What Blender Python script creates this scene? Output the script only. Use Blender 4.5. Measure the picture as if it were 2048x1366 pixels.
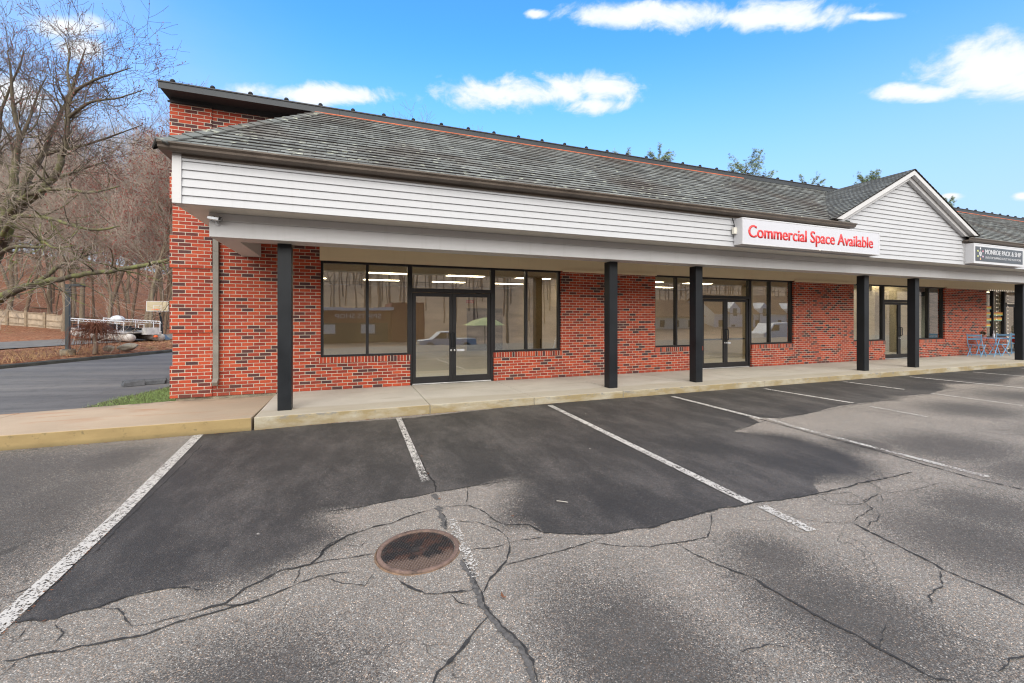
import bpy, bmesh, math, random
import numpy as np
from mathutils import Vector, Matrix, noise as mnoise

for o in list(bpy.data.objects): bpy.data.objects.remove(o, do_unlink=True)
S = bpy.context.scene
COL = S.collection
R = math.radians

# ------------------------------------------------------------------ camera
cam_d = bpy.data.cameras.new('camera')
cam = bpy.data.objects.new('camera', cam_d); COL.objects.link(cam)
S.camera = cam
cam.location = (0, 0, 1.68)
cam.rotation_euler = (R(90), 0, R(-20.868))
cam_d.sensor_width = 36.0
cam_d.lens = 36.0*863/2048
cam_d.shift_y = (636-683)/2048.0
cam_d.clip_start = 0.05
cam_d.clip_end = 1500

# ------------------------------------------------------------------ exposure, sun, sky
S.view_settings.view_transform = 'Standard'
S.view_settings.look = 'None'
S.view_settings.exposure = 1.38
S.view_settings.gamma = 1.0
S.view_settings.use_curve_mapping = False
SUN_EL, SUN_AZ = R(29), R(194)          # azimuth clockwise from +Y
sun_d = bpy.data.lights.new('sun', 'SUN'); sun = bpy.data.objects.new('sun', sun_d); COL.objects.link(sun)
sun_d.energy = 1.25; sun_d.angle = R(60); sun_d.color = (1.0, 0.955, 0.90)
sdir = Vector((math.sin(SUN_AZ)*math.cos(SUN_EL), math.cos(SUN_AZ)*math.cos(SUN_EL), math.sin(SUN_EL)))
sun.rotation_euler = sdir.to_track_quat('Z', 'Y').to_euler()
sun.location = (0, -5, 30)

class NT:
    """small node-tree writer"""
    def __init__(s, tree):
        s.t = tree; s.n = tree.nodes; s.l = tree.links
    def new(s, typ, **kw):
        nd = s.n.new(typ)
        for k, v in kw.items(): setattr(nd, k, v)
        return nd
    def set(s, sock, v):
        if hasattr(v, 'is_output') or isinstance(v, bpy.types.NodeSocket): s.l.new(v, sock)
        else: sock.default_value = v
    def math(s, op, a, b=0.0, c=None, clamp=False):
        nd = s.new('ShaderNodeMath', operation=op); nd.use_clamp = clamp
        s.set(nd.inputs[0], a); s.set(nd.inputs[1], b)
        if c is not None: s.set(nd.inputs[2], c)
        return nd.outputs[0]
    def vmath(s, op, a, b=None):
        nd = s.new('ShaderNodeVectorMath', operation=op)
        s.set(nd.inputs[0], a)
        if b is not None: s.set(nd.inputs[1], b)
        return nd.outputs['Value'] if op in ('DOT_PRODUCT', 'LENGTH', 'DISTANCE') else nd.outputs[0]
    def mix(s, f, a, b, mode='MIX'):
        nd = s.new('ShaderNodeMix', data_type='RGBA', blend_type=mode); nd.clamp_factor = True
        s.set(nd.inputs[0], f); s.set(nd.inputs[6], a if not isinstance(a, tuple) else (*a[:3], 1)); s.set(nd.inputs[7], b if not isinstance(b, tuple) else (*b[:3], 1))
        return nd.outputs[2]
    def ramp(s, f, stops, interp='LINEAR'):
        nd = s.new('ShaderNodeValToRGB'); cr = nd.color_ramp; cr.interpolation = interp
        while len(cr.elements) < len(stops): cr.elements.new(0.5)
        for e, (p, c) in zip(cr.elements, stops):
            e.position = p; e.color = (*c[:3], 1) if not isinstance(c, (int, float)) else (c, c, c, 1)
        s.set(nd.inputs[0], f); return nd.outputs[0]
    def noise(s, vec, scale, detail=4.0, rough=0.55, dist=0.0):
        nd = s.new('ShaderNodeTexNoise'); s.set(nd.inputs['Vector'], vec)
        nd.inputs['Scale'].default_value = scale; nd.inputs['Detail'].default_value = detail
        nd.inputs['Roughness'].default_value = rough; nd.inputs['Distortion'].default_value = dist
        return nd.outputs[0]
    def voro(s, vec, scale, feature='F1', out='Color', rnd=1.0):
        nd = s.new('ShaderNodeTexVoronoi', feature=feature); s.set(nd.inputs['Vector'], vec)
        nd.inputs['Scale'].default_value = scale; nd.inputs['Randomness'].default_value = rnd
        return nd.outputs[out]
    def sep(s, v):
        nd = s.new('ShaderNodeSeparateXYZ'); s.set(nd.inputs[0], v); return nd.outputs
    def comb(s, x, y, z):
        nd = s.new('ShaderNodeCombineXYZ')
        for i, q in enumerate((x, y, z)): s.set(nd.inputs[i], q)
        return nd.outputs[0]
    def maprange(s, v, a, b, c=0.0, d=1.0, smooth=False):
        nd = s.new('ShaderNodeMapRange'); nd.clamp = True
        nd.interpolation_type = 'SMOOTHSTEP' if smooth else 'LINEAR'
        for i, q in enumerate((v, a, b, c, d)): s.set(nd.inputs[i], q)
        return nd.outputs[0]
    def mapping(s, v, scale=(1, 1, 1), loc=(0, 0, 0), rot=(0, 0, 0)):
        nd = s.new('ShaderNodeMapping'); s.set(nd.inputs[0], v)
        nd.inputs['Scale'].default_value = scale; nd.inputs['Location'].default_value = loc; nd.inputs['Rotation'].default_value = rot
        return nd.outputs[0]
    def bump(s, h, strength=0.5, dist=0.01):
        nd = s.new('ShaderNodeBump'); nd.inputs['Strength'].default_value = strength; nd.inputs['Distance'].default_value = dist
        s.set(nd.inputs['Height'], h); return nd.outputs[0]

world = bpy.data.worlds.new('World'); S.world = world; world.use_nodes = True
wt = NT(world.node_tree)
for nd in list(wt.n): wt.n.remove(nd)
wout = wt.new('ShaderNodeOutputWorld'); bg = wt.new('ShaderNodeBackground')
sky = wt.new('ShaderNodeTexSky', sky_type='NISHITA')
sky.sun_disc = False; sky.sun_elevation = SUN_EL; sky.sun_rotation = SUN_AZ
sky.air_density = 1.0; sky.dust_density = 0.6; sky.ozone_density = 2.2; sky.altitude = 100
wdir = wt.new('ShaderNodeTexCoord').outputs['Generated']
hs = wt.new('ShaderNodeHueSaturation'); hs.inputs['Saturation'].default_value = 1.12; hs.inputs['Value'].default_value = 1.25
wt.l.new(sky.outputs[0], hs.inputs['Color'])
skycol = wt.mix(1.0, hs.outputs[0], (0.37, 0.735, 1.02), 'MULTIPLY')
# thin veil of white low in the sky, denser towards the wooded side
zs = wt.sep(wdir)
veil = wt.maprange(zs[2], 0.08, 0.56, 1.0, 0.0, True)
side = wt.maprange(wt.vmath('DOT_PRODUCT', wdir, (-0.80, 0.58, 0.10)), 0.55, 0.98, 0.0, 0.42, True)
vn = wt.noise(wt.mapping(wdir, (2.2, 2.2, 5.0)), 1.6, 5.0, 0.6)
veil = wt.math('ADD', wt.math('MULTIPLY', veil, 0.85), wt.math('MULTIPLY', side, wt.maprange(vn, 0.3, 0.7, 0.5, 1.2)), clamp=True)
VEIL_COL = (1.75, 2.15, 2.6)
skycol = wt.mix(veil, skycol, VEIL_COL)
CLOUDS = [  # centre direction, direction of the right end, direction of the top
 ([-0.3849,0.82,0.4236],[-0.3458,0.8294,0.4388],[-0.3813,0.8124,0.4413]),
 ([-0.3717,0.8349,0.406],[-0.3392,0.8428,0.4179],[-0.3682,0.8271,0.4246]),
 ([-0.4476,0.8359,0.3177],[-0.4152,0.848,0.3293],[-0.4434,0.828,0.3432]),
 ([-0.0492,0.9029,0.427],[0.0888,0.8904,0.4463],[-0.0488,0.8947,0.444]),
 ([0.3315,0.8233,0.4607],[0.4818,0.7501,0.453],[0.3254,0.8083,0.4906]),
 ([0.4758,0.7498,0.4598],[0.5535,0.7008,0.4502],[0.4686,0.7386,0.4846]),
 ([0.4736,0.7651,0.4362],[0.5328,0.7289,0.4299],[0.4689,0.7575,0.4542]),
 ([0.5181,0.6489,0.5572],[0.6319,0.565,0.5305],[0.5107,0.6396,0.5745]),
 ([0.6516,0.5517,0.5206],[0.7635,0.4381,0.4745],[0.6422,0.5437,0.5404]),
 ([0.7669,0.433,0.4736],[0.7895,0.4052,0.4611],[0.7641,0.4314,0.4797]),
 ([0.8724,0.3333,0.3576],[0.9011,0.2772,0.3333],[0.856,0.327,0.4004]),
 ([0.8959,0.2978,0.3295],[0.9165,0.2525,0.3102],[0.8832,0.2936,0.3658]),
 ([0.8426,0.4062,0.3536],[0.8706,0.3593,0.336],[0.8383,0.4041,0.3659]),
 ([0.908,0.262,0.335],[0.935,0.175,0.30],[0.890,0.257,0.380]),
 ([0.405,0.79,0.462],[0.505,0.732,0.458],[0.40,0.776,0.490]),
 ([0.8981,0.3943,0.1946],[0.9048,0.3804,0.1916],[0.8969,0.3938,0.2015]),
 ([0.9282,0.3258,0.1796],[0.9325,0.3148,0.1771],[0.9271,0.3254,0.1859]),
 ([0.3316,0.7476,0.5754],[0.3533,0.7382,0.5746],[0.3298,0.7436,0.5817]),
 ([-0.55,-0.6,0.6],[-0.2,-0.75,0.6],[-0.5,-0.45,0.72]),
 ([0.5,-0.7,0.45],[0.75,-0.45,0.45],[0.45,-0.62,0.58]),
]
cn1 = wt.noise(wt.mapping(wdir, (1, 1, 1.9)), 9.0, 7.0, 0.62, 0.6)
cn2 = wt.noise(wt.mapping(wdir, (1, 1, 1.6)), 26.0, 5.0, 0.6, 0.3)
cacc = None
for c0, cr, cu in CLOUDS:
    c0 = Vector(c0).normalized(); cr = Vector(cr).normalized(); cu = Vector(cu).normalized()
    dr = cr/(cr.dot(c0)) - c0; du = cu/(cu.dot(c0)) - c0
    er = dr.normalized(); eu = c0.cross(er).normalized()
    if eu.dot(du) < 0: eu = -eu
    w = wt.math('MAXIMUM', wt.vmath('DOT_PRODUCT', wdir, tuple(c0)), 0.02)
    u = wt.math('DIVIDE', wt.math('DIVIDE', wt.vmath('DOT_PRODUCT', wdir, tuple(er)), w), dr.length)
    v = wt.math('DIVIDE', wt.math('DIVIDE', wt.vmath('DOT_PRODUCT', wdir, tuple(eu)), w), max(1e-3, abs(du.dot(eu))))
    r2 = wt.math('SQRT', wt.math('ADD', wt.math('MULTIPLY', u, u), wt.math('MULTIPLY', v, v)))
    k = wt.math('SUBTRACT', 1.0, r2)
    cacc = k if cacc is None else wt.math('MAXIMUM', cacc, k)
dens = wt.math('ADD', cacc, wt.math('ADD', wt.math('MULTIPLY', wt.math('SUBTRACT', cn1, 0.5), 2.5), wt.math('MULTIPLY', wt.math('SUBTRACT', cn2, 0.5), 0.9)))
cm = wt.maprange(dens, -0.16, 0.62, 0, 1, True)
cshade = wt.maprange(dens, 0.30, 0.95, 0.0, 1.0)
ccol = wt.mix(cshade, (2.55, 2.85, 3.2), (3.35, 3.35, 3.4))
skycol = wt.mix(wt.math('MULTIPLY', cm, 0.95), skycol, ccol)
# unseen bright overcast added overhead and behind for soft neutral light on the facade
oc = wt.math('ADD', wt.vmath('DOT_PRODUCT', wdir, (-0.10, -0.80, 0.59)), wt.math('MULTIPLY', wt.math('SUBTRACT', wt.noise(wdir, 3.0, 5.0), 0.5), 0.25))
skycol = wt.mix(wt.maprange(oc, 0.16, 0.46, 0.0, 0.93, True), skycol, (6.6, 6.4, 6.0))
wt.l.new(skycol, bg.inputs[0]); bg.inputs[1].default_value = 0.13
wt.l.new(bg.outputs[0], wout.inputs[0])
try: world.cycles.sampling_method = 'MANUAL'; world.cycles.sample_map_resolution = 512
except Exception: pass
S.cycles.max_bounces = 8; S.cycles.transparent_max_bounces = 16; S.cycles.diffuse_bounces = 4; S.cycles.glossy_bounces = 4
S.cycles.caustics_reflective = False; S.cycles.caustics_refractive = False
S.cycles.use_denoising = True
S.cycles.filter_width = 1.15

# ------------------------------------------------------------------ materials
def mat(name, base=(0.5, 0.5, 0.5), rough=0.6, metal=0.0, spec=0.5):
    m = bpy.data.materials.new(name); m.use_nodes = True
    t = NT(m.node_tree); b = t.n['Principled BSDF']
    b.inputs['Base Color'].default_value = (*base, 1); b.inputs['Roughness'].default_value = rough
    b.inputs['Metallic'].default_value = metal; b.inputs['Specular IOR Level'].default_value = spec
    return m, t, b
def pos(t): return t.new('ShaderNodeNewGeometry').outputs['Position']
def uvc(t): return t.new('ShaderNodeUVMap', uv_map='UVMap').outputs[0]
def objc(t): return t.new('ShaderNodeTexCoord').outputs['Object']
def simple(name, base, rough=0.6, metal=0.0, var=0.12, scale=6.0, bump=0.0, spec=0.5, fine=60.0):
    m, t, b = mat(name, base, rough, metal, spec)
    p = objc(t)
    n = t.noise(p, scale, 5.0); n2 = t.noise(p, fine, 3.0)
    f = t.math('ADD', t.math('MULTIPLY', n, 0.7), t.math('MULTIPLY', n2, 0.3))
    lo = tuple(max(0, c*(1-var*1.6)) for c in base); hi = tuple(min(1, c*(1+var*1.6)) for c in base)
    t.l.new(t.ramp(f, [(0.3, lo), (0.7, hi)]), b.inputs['Base Color'])
    t.l.new(t.maprange(n, 0.3, 0.7, max(0.02, rough-0.08), min(1, rough+0.08)), b.inputs['Roughness'])
    if bump: t.l.new(t.bump(n2, bump, 0.004), b.inputs['Normal'])
    return m

M = {}
def make_brick(name, bw, rh, offset, pal_shift=0.0, mortar=0.0056):
    m, t, b = mat(name, rough=0.85)
    uv = uvc(t)
    br = t.new('ShaderNodeTexBrick'); br.offset = offset; br.offset_frequency = 2; br.squash = 1.0
    t.l.new(uv, br.inputs['Vector'])
    br.inputs['Color1'].default_value = (0, 0, 0, 1); br.inputs['Color2'].default_value = (1, 1, 1, 1); br.inputs['Mortar'].default_value = (0.5, 0.5, 0.5, 1)
    br.inputs['Scale'].default_value = 1.0; br.inputs['Mortar Size'].default_value = mortar; br.inputs['Mortar Smooth'].default_value = 0.12
    br.inputs['Bias'].default_value = 0.0; br.inputs['Brick Width'].default_value = bw; br.inputs['Row Height'].default_value = rh
    fac = br.outputs['Fac']; uu, vv, _ = t.sep(uv)
    row = t.math('FLOOR', t.math('DIVIDE', vv, rh)); even = t.math('SUBTRACT', 1.0, t.math('FLOORED_MODULO', row, 2.0))
    num = t.math('FLOOR', t.math('DIVIDE', t.math('ADD', uu, t.math('MULTIPLY', even, offset*bw)), bw))
    wn = t.new('ShaderNodeTexWhiteNoise', noise_dimensions='2D'); t.l.new(t.comb(t.math('ADD', num, 0.5), t.math('ADD', row, 0.5), 0.0), wn.inputs['Vector'])
    tint = wn.outputs['Value']
    col = t.ramp(tint, [(0.0, (0.075, 0.026, 0.028)), (0.07, (0.055, 0.024, 0.028)), (0.13, (0.120, 0.026, 0.022)), (0.19, (0.28, 0.030, 0.014)), (0.30, (0.42, 0.047, 0.016)), (0.48, (0.49, 0.062, 0.019)), (0.62, (0.34, 0.037, 0.015)), (0.76, (0.53, 0.076, 0.023)), (0.92, (0.43, 0.050, 0.018))], 'CONSTANT')
    p = pos(t)
    n = t.noise(p, 38, 5, 0.65); n2 = t.noise(p, 0.9, 4)
    n3 = t.noise(t.mapping(p, (1, 1, 0.35)), 2.2, 4)
    col = t.mix(t.maprange(n, 0.35, 0.75), t.mix(0.32, col, (0.05, 0.02, 0.015)), col)
    col = t.mix(t.maprange(n2, 0.35, 0.7, 0.0, 0.16), col, (0.20, 0.05, 0.03))
    mo = t.mix(t.maprange(t.noise(p, 5.0, 5), 0.3, 0.75), (0.56, 0.50, 0.41), (0.40, 0.35, 0.28))
    bl = t.maprange(n3, 0.62, 0.80, 0.0, 0.10)
    col = t.mix(fac, col, mo)
    col = t.mix(bl, col, (0.50, 0.38, 0.30))
    # damp dirty courses just above the pavement and at the downspout foot
    z = t.sep(p)[2]; x = t.sep(p)[0]
    damp = t.math('MULTIPLY', t.maprange(z, 0.18, 0.52, 0.55, 0.0), t.maprange(t.noise(p, 3.0, 4), 0.4, 0.62))
    foot = t.math('MULTIPLY', t.maprange(t.math('ABSOLUTE', t.math('SUBTRACT', x, -2.2)), 0.05, 0.35, 0.75, 0.0, True), t.maprange(z, 0.30, 0.5, 1.0, 0.0, True))
    dk = t.math('MAXIMUM', damp, t.math('MULTIPLY', foot, t.maprange(t.noise(p, 8, 3), 0.3, 0.6, 0.5, 1.0)))
    col = t.mix(dk, col, t.mix(0.62, col, (0.10, 0.045, 0.03)))
    t.l.new(col, b.inputs['Base Color'])
    hgt = t.math('ADD', t.math('MULTIPLY', t.math('SUBTRACT', 1.0, fac), 1.0), t.math('MULTIPLY', n, 0.35))
    t.l.new(t.bump(hgt, 0.8, 0.005), b.inputs['Normal'])
    return m
M['brick'] = make_brick('brick', 0.2035, 0.0677, 0.5)
M['rowlock'] = make_brick('rowlock_brick', 0.0677, 0.40, 0.0)

def make_shingle():
    m, t, b = mat('asphalt_shingle', rough=0.95, spec=0.2)
    uv = uvc(t)
    br = t.new('ShaderNodeTexBrick'); br.offset = 0.5; br.offset_frequency = 2
    t.l.new(uv, br.inputs['Vector'])
    br.inputs['Color1'].default_value = (0, 0, 0, 1); br.inputs['Color2'].default_value = (1, 1, 1, 1)
    br.inputs['Scale'].default_value = 1; br.inputs['Mortar Size'].default_value = 0.0032; br.inputs['Mortar Smooth'].default_value = 0.1
    br.inputs['Brick Width'].default_value = 0.305; br.inputs['Row Height'].default_value = 0.1425
    col = t.ramp(br.outputs['Color'], [(0.0, (0.125, 0.134, 0.129)), (0.5, (0.182, 0.195, 0.187)), (1.0, (0.245, 0.260, 0.250))])
    p = pos(t)
    gran = t.noise(p, 130, 2, 0.7)
    col = t.mix(t.maprange(gran, 0.3, 0.7, 0.35, 0.0), col, (0.05, 0.052, 0.05))
    big = t.noise(t.mapping(p, (0.8, 0.9, 0.9)), 0.75, 5, 0.6)
    col = t.mix(t.maprange(big, 0.47, 0.66, 0.0, 0.78), col, (0.088, 0.072, 0.060))
    v = t.sep(uv)[1]
    # algae streaks running down the slope
    st = t.noise(t.comb(t.math('MULTIPLY', t.sep(uv)[0], 3.2), t.math('MULTIPLY', v, 0.35), 0.0), 1.0, 5, 0.65)
    col = t.mix(t.maprange(st, 0.52, 0.72, 0.0, 0.5), col, (0.06, 0.056, 0.05))
    # shadow of the lapped tabs painted as a dark strip along each butt
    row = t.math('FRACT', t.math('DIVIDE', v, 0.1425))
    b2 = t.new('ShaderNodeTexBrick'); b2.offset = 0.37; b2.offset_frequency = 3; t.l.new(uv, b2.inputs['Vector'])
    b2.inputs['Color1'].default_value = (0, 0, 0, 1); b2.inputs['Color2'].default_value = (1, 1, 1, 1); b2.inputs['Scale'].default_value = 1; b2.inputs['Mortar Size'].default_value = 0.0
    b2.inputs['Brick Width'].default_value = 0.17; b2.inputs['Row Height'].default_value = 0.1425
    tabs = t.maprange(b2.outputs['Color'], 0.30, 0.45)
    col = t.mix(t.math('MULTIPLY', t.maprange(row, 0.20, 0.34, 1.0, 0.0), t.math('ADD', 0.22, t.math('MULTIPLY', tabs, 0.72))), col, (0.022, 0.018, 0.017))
    # lichen
    ln = t.noise(t.mapping(p, (1.0, 2.0, 2.0)), 6.5, 6, 0.7, 0.5)
    lv = t.voro(t.mapping(p, (1.0, 2.2, 2.2)), 4.2, 'F1', 'Distance')
    low = t.maprange(v, 0.0, 2.4, 0.13, 0.01)
    lich = t.math('MULTIPLY', t.maprange(t.math('SUBTRACT', t.math('ADD', 0.135, low), lv), 0.0, 0.05), t.maprange(ln, 0.45, 0.55))
    col = t.mix(lich, col, (0.44, 0.46, 0.37))
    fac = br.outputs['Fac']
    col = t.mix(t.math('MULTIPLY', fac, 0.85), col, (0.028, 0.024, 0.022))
    t.l.new(col, b.inputs['Base Color'])
    t.l.new(t.bump(gran, 0.5, 0.004), b.inputs['Normal'])
    return m
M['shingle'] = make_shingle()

def make_siding(name, base):
    m, t, b = mat(name, base, 0.5)
    p = pos(t)
    n = t.noise(t.mapping(p, (0.6, 1, 3)), 1.6, 5); g = t.noise(t.mapping(p, (4, 40, 40)), 2.5, 4)
    st = t.noise(t.mapping(p, (9, 1, 0.4)), 1.0, 5, 0.7)
    c = t.mix(t.maprange(n, 0.35, 0.7, 0, 0.22), base, tuple(x*0.80 for x in base))
    c = t.mix(t.maprange(g, 0.35, 0.7, 0, 0.10), c, tuple(x*0.75 for x in base))
    c = t.mix(t.maprange(st, 0.55, 0.8, 0, 0.22), c, (base[0]*0.62, base[1]*0.60, base[2]*0.55))
    t.l.new(c, b.inputs['Base Color']); t.l.new(t.bump(g, 0.15, 0.002), b.inputs['Normal'])
    return m
M['siding'] = make_siding('white_vinyl', (0.455, 0.465, 0.485))
M['trim'] = make_siding('painted_trim', (0.54, 0.54, 0.545))
M['soffit'] = make_siding('soffit_paint', (0.66, 0.63, 0.58))
M['beige'] = make_siding('beige_panel', (0.76, 0.64, 0.44))
M['gutter'] = simple('brown_gutter', (0.105, 0.083, 0.066), 0.45, 0.0, 0.18, 3)
M['downspout'] = simple('taupe_metal', (0.20, 0.185, 0.16), 0.5, 0.0, 0.15, 3)
M['coping'] = simple('slate_metal', (0.030, 0.036, 0.043), 0.48, 0.0, 0.10, 1.5, 0, 0.35)
M['coping_top'] = simple('slate_metal_edge', (0.045, 0.045, 0.048), 0.55, 0.0, 0.12, 2, 0, 0.35)
M['frieze'] = simple('charcoal_band', (0.034, 0.034, 0.037), 0.6, 0, 0.1, 2, 0, 0.3)
M['flash'] = simple('orange_flashing', (0.50, 0.13, 0.06), 0.7, 0, 0.25, 5)
M['black'] = simple('black_paint', (0.010, 0.012, 0.015), 0.42, 0, 0.15, 3, 0, 0.28)
M['frame'] = simple('dark_bronze', (0.018, 0.017, 0.018), 0.42, 0.0, 0.12, 3, 0, 0.3)
M['knob'] = simple('black_rubber', (0.010, 0.010, 0.011), 0.6, 0, 0.1, 3, 0, 0.25)
M['steel'] = simple('brushed_steel', (0.62, 0.62, 0.62), 0.28, 1.0, 0.08, 20)
M['white'] = simple('white_paint', (0.53, 0.535, 0.56), 0.4, 0, 0.04, 3)
M['offwhite'] = simple('offwhite_plastic', (0.66, 0.64, 0.57), 0.5, 0, 0.06, 8)
M['signface'] = simple('sign_acrylic', (0.49, 0.50, 0.55), 0.22, 0, 0.03, 2)
M['red'] = simple('red_vinyl', (0.66, 0.035, 0.035), 0.35, 0, 0.05, 4)
M['signdark'] = simple('dark_sign', (0.050, 0.055, 0.064), 0.35, 0, 0.05, 3)
M['blue'] = simple('pale_blue_paint', (0.20, 0.42, 0.66), 0.4, 0, 0.08, 5)

def make_concrete(name, top, dark, stain, face, face2):
    m, t, b = mat(name, top, 0.85)
    p = pos(t); nrm = t.new('ShaderNodeNewGeometry').outputs['Normal']
    x, y, z = t.sep(p)
    n = t.noise(p, 1.3, 6, 0.6); n2 = t.noise(p, 70, 4, 0.7); n3 = t.noise(t.mapping(p, (0.5, 1.6, 1)), 2.6, 5)
    c = t.mix(t.maprange(n, 0.3, 0.72), top, dark)
    c = t.mix(t.maprange(n3, 0.55, 0.75, 0, 0.6), c, stain)
    band = t.math('SUBTRACT', t.math('ADD', y, t.math('MULTIPLY', t.math('SUBTRACT', n, 0.5), 0.5)), 8.02)
    c = t.mix(t.maprange(band, -0.06, 0.05, 0.55, 0.0), c, stain)
    c = t.mix(t.maprange(n2, 0.3, 0.7, 0.22, 0), c, tuple(q*0.55 for q in dark))
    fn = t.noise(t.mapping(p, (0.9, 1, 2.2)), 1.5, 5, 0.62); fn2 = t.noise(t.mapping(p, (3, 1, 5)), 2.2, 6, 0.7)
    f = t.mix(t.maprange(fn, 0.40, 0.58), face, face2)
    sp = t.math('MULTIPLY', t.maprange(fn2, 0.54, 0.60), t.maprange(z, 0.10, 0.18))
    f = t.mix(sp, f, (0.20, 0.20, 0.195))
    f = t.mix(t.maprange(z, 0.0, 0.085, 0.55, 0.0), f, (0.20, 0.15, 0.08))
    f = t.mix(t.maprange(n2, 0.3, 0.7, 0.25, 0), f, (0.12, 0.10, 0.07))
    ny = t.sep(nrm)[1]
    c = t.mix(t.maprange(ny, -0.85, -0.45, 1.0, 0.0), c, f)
    t.l.new(c, b.inputs['Base Color']); t.l.new(t.bump(t.math('ADD', n2, t.math('MULTIPLY', fn2, 0.8)), 0.35, 0.006), b.inputs['Normal'])
    return m
M['walk'] = make_concrete('walk_concrete', (0.54, 0.505, 0.44), (0.43, 0.40, 0.345), (0.34, 0.295, 0.215), (0.42, 0.385, 0.30), (0.30, 0.235, 0.12))
def make_apron():
    m, t, b = mat('apron_concrete', rough=0.85)
    p = pos(t); nrm = t.new('ShaderNodeNewGeometry').outputs['Normal']; z = t.sep(p)[2]
    n = t.noise(p, 1.1, 6, 0.6); n2 = t.noise(p, 80, 4, 0.7)
    c = t.mix(t.maprange(n, 0.3, 0.7), (0.47, 0.37, 0.265), (0.39, 0.30, 0.21))
    rs = t.noise(t.mapping(p, (0.9, 3.2, 1), (0, 0, 0), (0, 0, R(12))), 1.15, 5, 0.55, 0.7)
    c = t.mix(t.maprange(rs, 0.56, 0.72, 0, 0.7), c, (0.40, 0.19, 0.085))
    y = t.sep(p)[1]; x = t.sep(p)[0]
    wet = t.math('MULTIPLY', t.maprange(y, 9.3, 9.75, 0, 1), t.maprange(t.noise(p, 4, 4), 0.42, 0.55))
    c = t.mix(t.math('MULTIPLY', wet, 0.8), c, (0.13, 0.10, 0.08))
    gry = t.math('MULTIPLY', t.maprange(x, -3.2, -1.9, 0, 0.8, True), t.maprange(n, 0.25, 0.6, 0.5, 1))
    c = t.mix(gry, c, (0.335, 0.275, 0.205))
    c = t.mix(t.maprange(n2, 0.3, 0.7, 0.22, 0), c, (0.2, 0.15, 0.1))
    fn = t.noise(t.mapping(p, (1, 1, 2)), 2.3, 6, 0.6)
    f = t.mix(t.maprange(fn, 0.35, 0.7), (0.34, 0.25, 0.115), (0.265, 0.19, 0.085))
    f = t.mix(t.maprange(t.noise(p, 14, 5, 0.7), 0.58, 0.72, 0, 0.6), f, (0.09, 0.08, 0.045))
    f = t.mix(t.maprange(z, -0.02, 0.05, 0.7, 0), f, (0.12, 0.10, 0.05))
    c = t.mix(t.maprange(t.sep(nrm)[1], -0.85, -0.45, 1, 0), c, f)
    t.l.new(c, b.inputs['Base Color']); t.l.new(t.bump(n2, 0.3, 0.005), b.inputs['Normal'])
    return m
M['apron'] = make_apron()
M['found'] = simple('old_concrete', (0.22, 0.19, 0.14), 0.9, 0, 0.4, 8, 0.4)

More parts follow.
